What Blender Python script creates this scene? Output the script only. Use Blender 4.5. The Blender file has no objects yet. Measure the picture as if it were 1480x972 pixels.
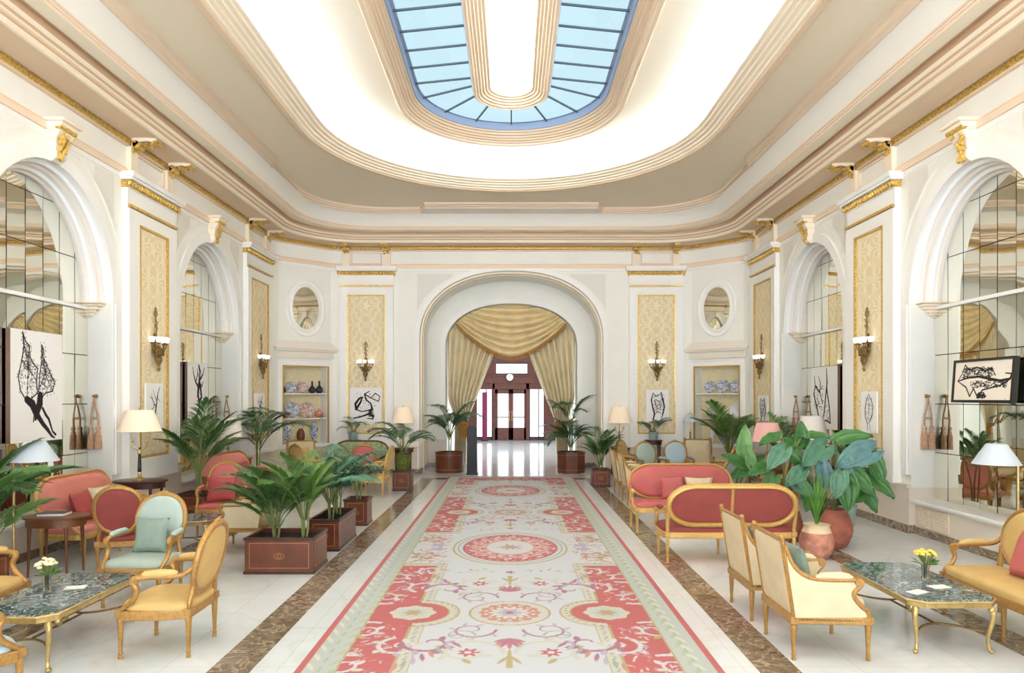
LED = 19.0
SKYTINT = (0.95, 0.98, 1.0)
import bpy, bmesh, math, random
import numpy as np
from math import sin, cos, pi, sqrt, atan2, radians as R_
from mathutils import Vector, Matrix

SC = bpy.context.scene
COL = SC.collection
rnd = random.Random(7)

# ------------------------------------------------------------------ mesh builder
class MB:
    def __init__(s):
        s.v = []; s.f = []; s.m = []
    def add(s, vs, fs, mi=0):
        b = len(s.v)
        s.v.extend([tuple(p) for p in vs])
        for f in fs:
            s.f.append(tuple(b + i for i in f)); s.m.append(mi)
        return s
    def quad(s, a, b, c, d, mi=0):
        return s.add([a, b, c, d], [(0, 1, 2, 3)], mi)
    def box(s, c, sz, mi=0, rz=0.0, top=1.0):
        x, y, z = sz[0] / 2, sz[1] / 2, sz[2] / 2
        vs = []
        for k, (q) in ((-1, 1.0), (1, top)):
            for (i, j) in ((-1, -1), (1, -1), (1, 1), (-1, 1)):
                px, py = i * x * q, j * y * q
                vs.append((c[0] + px * cos(rz) - py * sin(rz), c[1] + px * sin(rz) + py * cos(rz), c[2] + k * z))
        return s.add(vs, [(3, 2, 1, 0), (4, 5, 6, 7), (0, 1, 5, 4), (1, 2, 6, 5), (2, 3, 7, 6), (3, 0, 4, 7)], mi)
    def bb(s, x0, x1, y0, y1, z0, z1, mi=0):
        return s.box(((x0 + x1) / 2, (y0 + y1) / 2, (z0 + z1) / 2), (abs(x1 - x0), abs(y1 - y0), abs(z1 - z0)), mi)
    def grid(s, fn, nu, nv, mi=0, cu=False, cv=False):
        vs = [fn(i / (nu if cu else nu), j / nv) for j in range(nv + (0 if cv else 1)) for i in range(nu + (0 if cu else 1))]
        w = nu + (0 if cu else 1); h = nv + (0 if cv else 1)
        fs = []
        for j in range(nv):
            for i in range(nu):
                a = j * w + i; b = j * w + (i + 1) % w
                c = ((j + 1) % h) * w + (i + 1) % w; d = ((j + 1) % h) * w + i
                fs.append((a, b, c, d))
        return s.add(vs, fs, mi)
    def lathe(s, prof, n=16, c=(0, 0, 0), mi=0, sx=1.0, sy=1.0, ph=0.0, M=None):
        vs = []
        for (r, z) in prof:
            for i in range(n):
                a = 2 * pi * i / n + ph
                p = Vector((r * cos(a) * sx, r * sin(a) * sy, z))
                if M is not None: p = M @ p
                vs.append((p[0] + c[0], p[1] + c[1], p[2] + c[2]))
        fs = []
        m = len(prof)
        for j in range(m - 1):
            for i in range(n):
                fs.append((j * n + i, j * n + (i + 1) % n, (j + 1) * n + (i + 1) % n, (j + 1) * n + i))
        if prof[0][0] > 1e-5: fs.append(tuple(range(n))[::-1])
        if prof[-1][0] > 1e-5: fs.append(tuple((m - 1) * n + i for i in range(n)))
        return s.add(vs, fs, mi)
    def tube(s, pts, rad, n=8, mi=0, closed=False, flat=1.0, up=None):
        P = [Vector(p) for p in pts]; m = len(P)
        rs = rad if hasattr(rad, '__len__') else [rad] * m
        T = []
        for i in range(m):
            if closed: t = P[(i + 1) % m] - P[i - 1]
            else: t = P[min(i + 1, m - 1)] - P[max(i - 1, 0)]
            T.append(t.normalized() if t.length > 1e-9 else Vector((0, 0, 1)))
        if up is None:
            up = Vector((0, 0, 1)) if abs(T[0].z) < 0.9 else Vector((1, 0, 0))
            nrm = (up - T[0] * up.dot(T[0])).normalized()
            fixed = False
        else:
            up = Vector(up); fixed = True
        vs = []
        for i in range(m):
            if fixed:
                nrm = up - T[i] * up.dot(T[i])
                nrm = nrm.normalized() if nrm.length > 1e-6 else Vector((0, 0, 1))
            else:
                nrm = nrm - T[i] * nrm.dot(T[i])
                nrm = nrm.normalized() if nrm.length > 1e-6 else Vector((1, 0, 0))
            b = T[i].cross(nrm)
            for k in range(n):
                a = 2 * pi * k / n
                vs.append(P[i] + nrm * (rs[i] * cos(a) * flat) + b * (rs[i] * sin(a)))
        fs = []
        for j in range(m if closed else m - 1):
            for k in range(n):
                fs.append((j * n + k, j * n + (k + 1) % n, ((j + 1) % m) * n + (k + 1) % n, ((j + 1) % m) * n + k))
        if not closed:
            fs.append(tuple(range(n))[::-1]); fs.append(tuple((m - 1) * n + k for k in range(n)))
        return s.add(vs, fs, mi)
    def ell(s, c, r, nu=12, nv=8, mi=0, e=1.0, M=None):
        def sp(v, q): return math.copysign(abs(v) ** q, v)
        vs = []
        for j in range(nv + 1):
            ph = -pi / 2 + pi * j / nv
            for i in range(nu):
                a = 2 * pi * i / nu
                p = Vector((r[0] * sp(cos(ph), e) * sp(cos(a), e), r[1] * sp(cos(ph), e) * sp(sin(a), e), r[2] * sp(sin(ph), e)))
                if M is not None: p = M @ p
                vs.append((p[0] + c[0], p[1] + c[1], p[2] + c[2]))
        fs = []
        for j in range(nv):
            for i in range(nu):
                fs.append((j * nu + i, j * nu + (i + 1) % nu, (j + 1) * nu + (i + 1) % nu, (j + 1) * nu + i))
        return s.add(vs, fs, mi)
    def pad(s, outline, M, levels, mi=0, base=True):
        """outline: closed 2-D list; levels: (scale, height); M maps (a,b,h) to space."""
        n = len(outline)
        cx = sum(p[0] for p in outline) / n; cy = sum(p[1] for p in outline) / n
        vs = []; fs = []
        for (sc, h) in levels:
            for p in outline:
                vs.append(M @ Vector((cx + (p[0] - cx) * sc, cy + (p[1] - cy) * sc, h)))
        for j in range(len(levels) - 1):
            for i in range(n):
                fs.append((j * n + i, j * n + (i + 1) % n, (j + 1) * n + (i + 1) % n, (j + 1) * n + i))
        if base: fs.append(tuple(range(n))[::-1])
        fs.append(tuple((len(levels) - 1) * n + i for i in range(n)))
        return s.add(vs, fs, mi)
    def prism(s, poly, M, h0, h1, mi=0):
        return s.pad(poly, M, [(1, h0), (1, h1)], mi)
    def build(s, name, mats, parent=None, sharp=35, bevel=None, loc=None, rz=None):
        me = bpy.data.meshes.new(name)
        me.from_pydata([tuple(p) for p in s.v], [], s.f)
        if not isinstance(mats, (list, tuple)): mats = [mats]
        for m in mats: me.materials.append(m)
        if len(mats) > 1: me.polygons.foreach_set('material_index', s.m)
        if sharp:
            me.polygons.foreach_set('use_smooth', [True] * len(me.polygons))
            me.set_sharp_from_angle(angle=R_(sharp))
        me.update()
        o = bpy.data.objects.new(name, me); COL.objects.link(o)
        if parent is not None: o.parent = parent
        if loc: o.location = loc
        if rz is not None: o.rotation_euler = (0, 0, rz)
        if bevel:
            b = o.modifiers.new('bevel', 'BEVEL'); b.width = bevel; b.segments = 2; b.limit_method = 'ANGLE'; b.angle_limit = R_(40)
        return o

def fixnormals(o):
    bm = bmesh.new(); bm.from_mesh(o.data); bmesh.ops.recalc_face_normals(bm, faces=bm.faces); bm.to_mesh(o.data); bm.free(); return o

def thing(name, label, cat, loc=(0, 0, 0), rz=0.0, group=None):
    o = bpy.data.objects.new(name, None); COL.objects.link(o)
    o.empty_display_size = 0.1
    o.location = loc; o.rotation_euler = (0, 0, rz)
    o['label'] = label; o['category'] = cat
    if group: o['group'] = group
    return o
def tag(o, label, cat, group=None):
    o['label'] = label; o['category'] = cat
    if group: o['group'] = group
    return o
def struct(o, label=None):
    o['kind'] = 'structure'
    if label: o['label'] = label
    return o
def dup(root, loc=None, rz=None, label=None, group=None):
    r = root.copy(); COL.objects.link(r)
    if loc: r.location = loc
    if rz is not None: r.rotation_euler = (0, 0, rz)
    if label: r['label'] = label
    if group: r['group'] = group
    for ch in list(root.children):
        c = ch.copy(); COL.objects.link(c); c.parent = r
        for g in list(ch.children):
            d = g.copy(); COL.objects.link(d); d.parent = c
    return r
def head(fx, fy): return atan2(-fx, fy)

# ------------------------------------------------------------------ materials
def lin(c):
    out = []
    for v in c[:3]:
        v = v / 255.0
        out.append(v / 12.92 if v <= 0.04045 else ((v + 0.055) / 1.055) ** 2.4)
    return (*out, 1.0)
def mat(name, col, rough=0.6, metal=0.0, var=0.0, vscale=8.0, bump=0.0, bscale=60.0, emit=None, estr=0.0, spec=0.5, col2=None, trans=0.0, sheen=0.0, coat=0.0):
    m = bpy.data.materials.new(name); m.use_nodes = True
    nt = m.node_tree; b = nt.nodes['Principled BSDF']
    b.inputs['Base Color'].default_value = lin(col); b.inputs['Roughness'].default_value = rough
    b.inputs['Metallic'].default_value = metal; b.inputs['Specular IOR Level'].default_value = spec
    b.inputs['Transmission Weight'].default_value = trans; b.inputs['Coat Weight'].default_value = coat
    b.inputs['Sheen Weight'].default_value = sheen
    if emit is not None:
        b.inputs['Emission Color'].default_value = lin(emit); b.inputs['Emission Strength'].default_value = estr
    if var > 0 or col2 is not None:
        tc = nt.nodes.new('ShaderNodeTexCoord'); n = nt.nodes.new('ShaderNodeTexNoise')
        n.inputs['Scale'].default_value = vscale; n.inputs['Detail'].default_value = 3
        nt.links.new(tc.outputs['Object'], n.inputs['Vector'])
        mx = nt.nodes.new('ShaderNodeMix'); mx.data_type = 'RGBA'
        c = lin(col)
        c2 = lin(col2) if col2 is not None else (*[min(1, v * (1 - var)) for v in c[:3]], 1)
        c1 = c if col2 is not None else (*[min(1, v * (1 + var * 0.6)) for v in c[:3]], 1)
        mx.inputs['A'].default_value = c1; mx.inputs['B'].default_value = c2
        rp = nt.nodes.new('ShaderNodeValToRGB'); rp.color_ramp.elements[0].position = 0.35; rp.color_ramp.elements[1].position = 0.68
        nt.links.new(n.outputs['Fac'], rp.inputs['Fac']); nt.links.new(rp.outputs['Color'], mx.inputs['Factor'])
        nt.links.new(mx.outputs['Result'], b.inputs['Base Color'])
    if bump > 0:
        tc = nt.nodes.new('ShaderNodeTexCoord'); n = nt.nodes.new('ShaderNodeTexNoise'); n.inputs['Scale'].default_value = bscale
        nt.links.new(tc.outputs['Object'], n.inputs['Vector'])
        bp = nt.nodes.new('ShaderNodeBump'); bp.inputs['Strength'].default_value = bump; bp.inputs['Distance'].default_value = 0.01
        nt.links.new(n.outputs['Fac'], bp.inputs['Height']); nt.links.new(bp.outputs['Normal'], b.inputs['Normal'])
    return m
def marble(name, base, vein, vein2, scale=1.5, rough=0.15, dist=6.0, width=(0.45, 0.56), tile=None, joint=(200, 196, 188)):
    m = bpy.data.materials.new(name); m.use_nodes = True
    nt = m.node_tree; L = nt.links; b = nt.nodes['Principled BSDF']; b.inputs['Roughness'].default_value = rough
    tc = nt.nodes.new('ShaderNodeTexCoord')
    n1 = nt.nodes.new('ShaderNodeTexNoise'); n1.inputs['Scale'].default_value = scale; n1.inputs['Detail'].default_value = 6; n1.inputs['Distortion'].default_value = dist * 0.3
    n2 = nt.nodes.new('ShaderNodeTexNoise'); n2.inputs['Scale'].default_value = scale * 3.1; n2.inputs['Detail'].default_value = 8; n2.inputs['Distortion'].default_value = dist * 0.2
    L.new(tc.outputs['Object'], n1.inputs['Vector']); L.new(tc.outputs['Object'], n2.inputs['Vector'])
    r1 = nt.nodes.new('ShaderNodeValToRGB'); r1.color_ramp.elements[0].position = width[0]; r1.color_ramp.elements[1].position = width[1]
    e = r1.color_ramp.elements.new((width[0] + width[1]) / 2)
    r1.color_ramp.elements[0].color = (0, 0, 0, 1); e.color = (1, 1, 1, 1); r1.color_ramp.elements[2].color = (0, 0, 0, 1)
    L.new(n1.outputs['Fac'], r1.inputs['Fac'])
    r2 = nt.nodes.new('ShaderNodeValToRGB'); r2.color_ramp.elements[0].position = 0.4; r2.color_ramp.elements[1].position = 0.65
    L.new(n2.outputs['Fac'], r2.inputs['Fac'])
    m1 = nt.nodes.new('ShaderNodeMix'); m1.data_type = 'RGBA'; m1.inputs['A'].default_value = lin(base); m1.inputs['B'].default_value = lin(vein2)
    L.new(r2.outputs['Color'], m1.inputs['Factor'])
    m2 = nt.nodes.new('ShaderNodeMix'); m2.data_type = 'RGBA'; m2.inputs['B'].default_value = lin(vein)
    L.new(m1.outputs['Result'], m2.inputs['A']); L.new(r1.outputs['Color'], m2.inputs['Factor'])
    out = m2.outputs['Result']
    if tile:
        bk = nt.nodes.new('ShaderNodeTexBrick'); bk.offset = 0.0
        bk.inputs['Color1'].default_value = (1, 1, 1, 1); bk.inputs['Color2'].default_value = (0.96, 0.96, 0.95, 1); bk.inputs['Mortar'].default_value = lin(joint)
        bk.inputs['Scale'].default_value = 1.0; bk.inputs['Brick Width'].default_value = tile; bk.inputs['Row Height'].default_value = tile
        bk.inputs['Mortar Size'].default_value = 0.003
        L.new(tc.outputs['Object'], bk.inputs['Vector'])
        m3 = nt.nodes.new('ShaderNodeMix'); m3.data_type = 'RGBA'; m3.blend_type = 'MULTIPLY'; m3.inputs['Factor'].default_value = 1.0
        L.new(out, m3.inputs['A']); L.new(bk.outputs['Color'], m3.inputs['B']); out = m3.outputs['Result']
    L.new(out, b.inputs['Base Color'])
    return m
def attr_mat(name, rough=0.85, bump=0.0, bscale=200):
    m = bpy.data.materials.new(name); m.use_nodes = True
    nt = m.node_tree; b = nt.nodes['Principled BSDF']; b.inputs['Roughness'].default_value = rough; b.inputs['Specular IOR Level'].default_value = 0.2
    a = nt.nodes.new('ShaderNodeAttribute'); a.attribute_name = 'pattern'
    nt.links.new(a.outputs['Color'], b.inputs['Base Color'])
    if bump:
        tc = nt.nodes.new('ShaderNodeTexCoord'); n = nt.nodes.new('ShaderNodeTexNoise'); n.inputs['Scale'].default_value = bscale
        bp = nt.nodes.new('ShaderNodeBump'); bp.inputs['Strength'].default_value = bump; bp.inputs['Distance'].default_value = 0.01
        nt.links.new(tc.outputs['Object'], n.inputs['Vector']); nt.links.new(n.outputs['Fac'], bp.inputs['Height']); nt.links.new(bp.outputs['Normal'], b.inputs['Normal'])
    return m

M = {}
M['wall'] = mat('cream_plaster', (239, 238, 230), 0.55, var=0.02, vscale=2)
M['white'] = mat('white_plaster', (243, 242, 238), 0.5)
M['grey'] = mat('pale_grey_panel', (226, 223, 214), 0.55)
M['peach'] = mat('peach_trim', (234, 212, 186), 0.5)
M['tan'] = mat('tan_trim', (222, 198, 168), 0.5)
M['dado'] = mat('dado_paint', (226, 214, 200), 0.4)
M['ceil'] = mat('ceiling_beige', (230, 217, 193), 0.7)
M['cove'] = mat('cove_white', (238, 234, 224), 0.7)
M['pearl'] = mat('cornice_cream', (241, 227, 204), 0.5)
M['line'] = mat('moulding_tan_line', (206, 174, 140), 0.5)
M['archshade'] = mat('arch_shade_grey', (226, 214, 198), 0.5)  # grey-beige that paints shaded lines into the arch steps
M['leafgold'] = mat('gold_leaf', (214, 176, 92), 0.33, metal=0.45, var=0.45, vscale=40)
M['gilt'] = mat('gilded_wood', (172, 130, 70), 0.34, metal=0.35, var=0.2, vscale=45)
M['giltpale'] = mat('pale_gilt', (200, 162, 92), 0.38, metal=0.3, var=0.15, vscale=45)
M['brass'] = mat('brass', (194, 168, 112), 0.28, metal=0.7, var=0.2, vscale=20)
M['bronze'] = mat('aged_bronze', (136, 108, 62), 0.38, metal=0.6, var=0.3, vscale=30)
M['yellow'] = mat('yellow_silk', (202, 170, 108), 0.62, var=0.08, vscale=6, bump=0.1, bscale=300)
M['cream'] = mat('cream_silk', (214, 197, 162), 0.62, var=0.06, vscale=6, bump=0.1, bscale=300)
M['mint'] = mat('mint_silk', (170, 186, 178), 0.6, var=0.06, vscale=6, bump=0.1, bscale=300)
M['mintdk'] = mat('sage_cushion', (132, 152, 140), 0.6, var=0.1, vscale=8)
M['blue'] = mat('pale_blue_silk', (180, 200, 212), 0.6, var=0.06, vscale=6)
M['red'] = mat('coral_red_weave', (142, 62, 56), 0.7, var=0.12, vscale=5, bump=0.15, bscale=300)
M['pink'] = mat('rose_pink_weave', (186, 98, 95), 0.7, var=0.08, vscale=5, bump=0.15, bscale=300)
M['salmon'] = mat('salmon_weave', (202, 126, 114), 0.7, var=0.08, vscale=5)
M['redcush'] = mat('crimson_cushion', (160, 66, 64), 0.7, var=0.12, vscale=8)
M['floral'] = mat('green_floral_cloth', (176, 186, 150), 0.7, col2=(120, 140, 92), vscale=14)
M['teal'] = mat('teal_cloth', (84, 148, 160), 0.7)
M['mahog'] = mat('mahogany', (104, 54, 36), 0.32, var=0.3, vscale=4)
M['mahogdk'] = mat('dark_mahogany', (66, 36, 26), 0.32, var=0.25, vscale=5)
M['inlay'] = mat('pale_inlay', (186, 132, 76), 0.35)
M['walnut'] = mat('walnut', (112, 66, 34), 0.35, var=0.25, vscale=6)
M['soil'] = mat('soil', (44, 32, 24), 0.9, var=0.4, vscale=30)
M['palm'] = mat('palm_green', (74, 120, 58), 0.45, var=0.35, vscale=3)
M['palmdk'] = mat('palm_dark_green', (52, 96, 56), 0.42, var=0.35, vscale=3)
M['palmlt'] = mat('palm_light_green', (104, 146, 68), 0.45, var=0.3, vscale=3)
M['palmbl'] = mat('palm_blue_green', (76, 124, 98), 0.4, var=0.35, vscale=3)
M['stem'] = mat('palm_stem', (120, 132, 74), 0.6, var=0.25, vscale=8)
M['earA'] = mat('leaf_teal', (84, 130, 104), 0.35, var=0.25, vscale=4)
M['earB'] = mat('leaf_green', (66, 118, 56), 0.4, var=0.3, vscale=4)
M['earC'] = mat('leaf_bluegreen', (92, 132, 134), 0.3, var=0.25, vscale=4)
M['grassb'] = mat('blade_green', (86, 142, 44), 0.45, var=0.3, vscale=6)
M['moss'] = mat('moss', (92, 100, 40), 0.9, var=0.4, vscale=20, bump=0.6, bscale=40)
M['shade'] = mat('ivory_lampshade', (236, 218, 192), 0.8, emit=(255, 232, 204), estr=0.10)
M['shadebl'] = mat('blue_grey_lampshade', (196, 205, 214), 0.8)
M['shadepk'] = mat('pink_lampshade', (226, 176, 168), 0.8, emit=(250, 190, 175), estr=0.04)
M['shadewh'] = mat('white_lampshade', (228, 222, 214), 0.8)
M['opal'] = mat('opal_glass', (250, 248, 244), 0.4, emit=(255, 250, 243), estr=.3)
M['canvas'] = attr_mat('ink_on_canvas', 0.9)
M['rug'] = attr_mat('woven_wool', 0.95, bump=0.25, bscale=260)
M['damask'] = attr_mat('damask_silk', 0.55)
M['black'] = mat('black_lacquer', (12, 13, 19), 0.45)
M['blackfr'] = mat('black_frame', (32, 27, 25), 0.5)
M['dark'] = mat('dark_gap', (70, 62, 50), 0.7)
M['muntin'] = mat('grey_muntin', (70, 84, 92), 0.5)
M['mirror'] = mat('mirror_glass', (238, 236, 222), 0.015, metal=1.0)
M['terra'] = mat('terracotta_pink', (196, 134, 116), 0.75, var=0.35, vscale=9)
M['earL'] = mat('leaf_pale_green', (120, 168, 104), 0.4, var=0.25, vscale=4)
M['terrared'] = mat('terracotta_red', (168, 98, 80), 0.75, var=0.25, vscale=7)
M['creamglz'] = mat('cream_glaze', (232, 210, 176), 0.5)
M['celadon'] = mat('celadon_glaze', (150, 176, 166), 0.3, var=0.12, vscale=10)
M['china'] = mat('white_porcelain', (232, 234, 236), 0.2)
M['chinabl'] = mat('blue_and_white_porcelain', (226, 230, 238), 0.2, col2=(48, 70, 140), vscale=16)
M['chinagr'] = mat('grey_blue_porcelain', (214, 218, 224), 0.25, col2=(96, 104, 128), vscale=20)
M['darkpot'] = mat('dark_glazed_pottery', (48, 54, 66), 0.25, var=0.3, vscale=12)
M['chinard'] = mat('painted_porcelain', (226, 214, 204), 0.25, col2=(150, 92, 96), vscale=22)
M['paper'] = mat('paper', (244, 242, 236), 0.8)
M['bookc'] = mat('book_cover', (92, 88, 84), 0.6)
M['glass'] = mat('clear_glass', (250, 252, 252), 0.02, trans=1.0, spec=0.5)
M['petal'] = mat('cream_petals', (240, 232, 190), 0.6)
M['petaly'] = mat('yellow_petals', (238, 214, 96), 0.6)
M['drape'] = mat('gold_drape_silk', (236, 216, 168), 0.5, var=0.12, vscale=3)
M['drapelt'] = mat('pale_drape_silk', (242, 230, 198), 0.5, var=0.08, vscale=3)
M['fringe'] = mat('gold_fringe', (178, 126, 52), 0.6, var=0.3, vscale=30)
M['rope'] = mat('tassel_rope', (188, 150, 118), 0.7, var=0.3, vscale=40)
M['magenta'] = mat('magenta_banner', (128, 34, 84), 0.6)
M['redwood'] = mat('red_mahogany_door', (98, 46, 34), 0.35, var=0.25, vscale=4)
M['cabback'] = mat('cabinet_lining', (226, 212, 172), 0.7, var=0.05, vscale=10)
M['pearlw'] = mat('hood_cream', (234, 226, 214), 0.5)
M['floor'] = marble('cream_marble', (232, 238, 245), (225, 229, 232), (229, 234, 238), 0.9, 0.10, 4.0, (0.46, 0.54), tile=0.9, joint=(226, 223, 217))
M['brown'] = marble('brown_emperador_marble', (142, 124, 104), (186, 170, 148), (104, 86, 70), 2.6, 0.12, 8.0, (0.47, 0.53))
M['greenm'] = marble('green_marble_top', (52, 70, 74), (196, 206, 204), (88, 108, 114), 5.0, 0.06, 9.0, (0.47, 0.53))
# ------------------------------------------------------------------ the room shell
W, YB, RC = 6.2, 19.1, 1.9                 # half width, back wall, corner radius
YN = -3.5                                  # open end behind the camera
ARC = RC * pi / 2; XS = W - RC; YC = YB - RC
def wp(u, o, z):
    """wall coordinates (distance along the wall from the middle of the back wall, offset into the room, height)"""
    s = 1 if u >= 0 else -1; a = abs(u)
    if a <= XS: return Vector((u, YB - o, z))
    if a < XS + ARC:
        t = (a - XS) / RC; t0, t1 = R_(20), R_(66)
        def P(t): return Vector((XS + (RC - o) * sin(t), YC + (RC - o) * cos(t), z))
        if t0 < t < t1:
            p = P(t0).lerp(P(t1), (t - t0) / (t1 - t0))
        else: p = P(t)
        return Vector((s * p.x, p.y, z))
    return Vector((s * (W - o), YC - (a - XS - ARC), z))
def usteps(u0, u1, big=3.0):
    out = [u0, u1]
    for s in (-1, 1):
        for k in range(0, 19): out.append(s * (XS + ARC * k / 18))
    out = sorted(set(round(x, 5) for x in out if u0 - 1e-6 <= x <= u1 + 1e-6))
    return out
def usheet(mb, us, prof, mi=0):
    """sweep a profile [(o, z)] along the wall"""
    n = len(prof); vs = [wp(u, o, z) for u in us for (o, z) in prof]
    fs = [(i * n + j, i * n + j + 1, (i + 1) * n + j + 1, (i + 1) * n + j) for i in range(len(us) - 1) for j in range(n - 1)]
    return mb.add(vs, fs, mi)
def ubox(mb, u0, u1, o0, o1, z0, z1, mi=0):
    us = usteps(u0, u1)
    usheet(mb, us, [(o0, z0), (o1, z0), (o1, z1), (o0, z1)], mi)
    for u in (u0, u1): mb.quad(wp(u, o0, z0), wp(u, o1, z0), wp(u, o1, z1), wp(u, o0, z1), mi)
    return mb
def uframe(mb, u0, u1, z0, z1, w, o0, o1, mi=0):
    ubox(mb, u0, u1, o0, o1, z0, z0 + w, mi); ubox(mb, u0, u1, o0, o1, z1 - w, z1, mi)
    ubox(mb, u0, u0 + w, o0, o1, z0 + w, z1 - w, mi); ubox(mb, u1 - w, u1, o0, o1, z0 + w, z1 - w, mi)
def uY(Y): return XS + ARC + YC - Y        # |u| of a point on a side wall

ZT = 6.0                                   # wall sheet top (entablature above)
HW, ZSP, RISE, DEP = 1.40, 3.55, 1.72, 0.38
AC = (9.33, 14.28)                         # arch centres on the side walls
SILL = 0.52
def arch_pts(hw, zs, rise, n=28, e=1.0):
    out = []
    for i in range(n + 1):
        a = pi - pi * i / n
        c, s = cos(a), sin(a)
        out.append((hw * math.copysign(abs(c) ** e, c), zs + rise * abs(s) ** e))
    return out

def side_wall(sg):
    mb = MB()
    x = sg * W
    def q(y0, y1, z0, z1): mb.quad((x, y0, z0), (x, y1, z0), (x, y1, z1), (x, y0, z1))
    edges = [YN]
    for c in AC: edges += [c - HW, c + HW]
    edges.append(YC)
    for i in range(0, len(edges), 2): q(edges[i], edges[i + 1], 0, ZT)
    for c in AC:
        P = arch_pts(HW, ZSP, RISE)
        for (a, b) in zip(P[:-1], P[1:]):
            mb.quad((x, c + a[0], a[1]), (x, c + b[0], b[1]), (x, c + b[0], ZT), (x, c + a[0], ZT))
        # jamb reveals
        for e in (-1, 1):
            mb.quad((x, c + e * HW, 0), (x + sg * DEP, c + e * HW, 0), (x + sg * DEP, c + e * HW, ZSP), (x, c + e * HW, ZSP))
        # apron under the sill
        mb.quad((x + sg * 0.12, c - HW, 0), (x + sg * 0.12, c + HW, 0), (x + sg * 0.12, c + HW, SILL), (x + sg * 0.12, c - HW, SILL))
        # back of the recess
        mb.quad((x + sg * (DEP + .02), c - HW, 0), (x + sg * (DEP + .02), c + HW, 0), (x + sg * (DEP + .02), c + HW, ZT), (x + sg * (DEP + .02), c - HW, ZT))
    o = mb.build('wall_left' if sg < 0 else 'wall_right', M['wall'], sharp=None)
    struct(o, 'cream plastered side wall with mirrored arches'); return o
side_wall(-1); side_wall(1)

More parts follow.
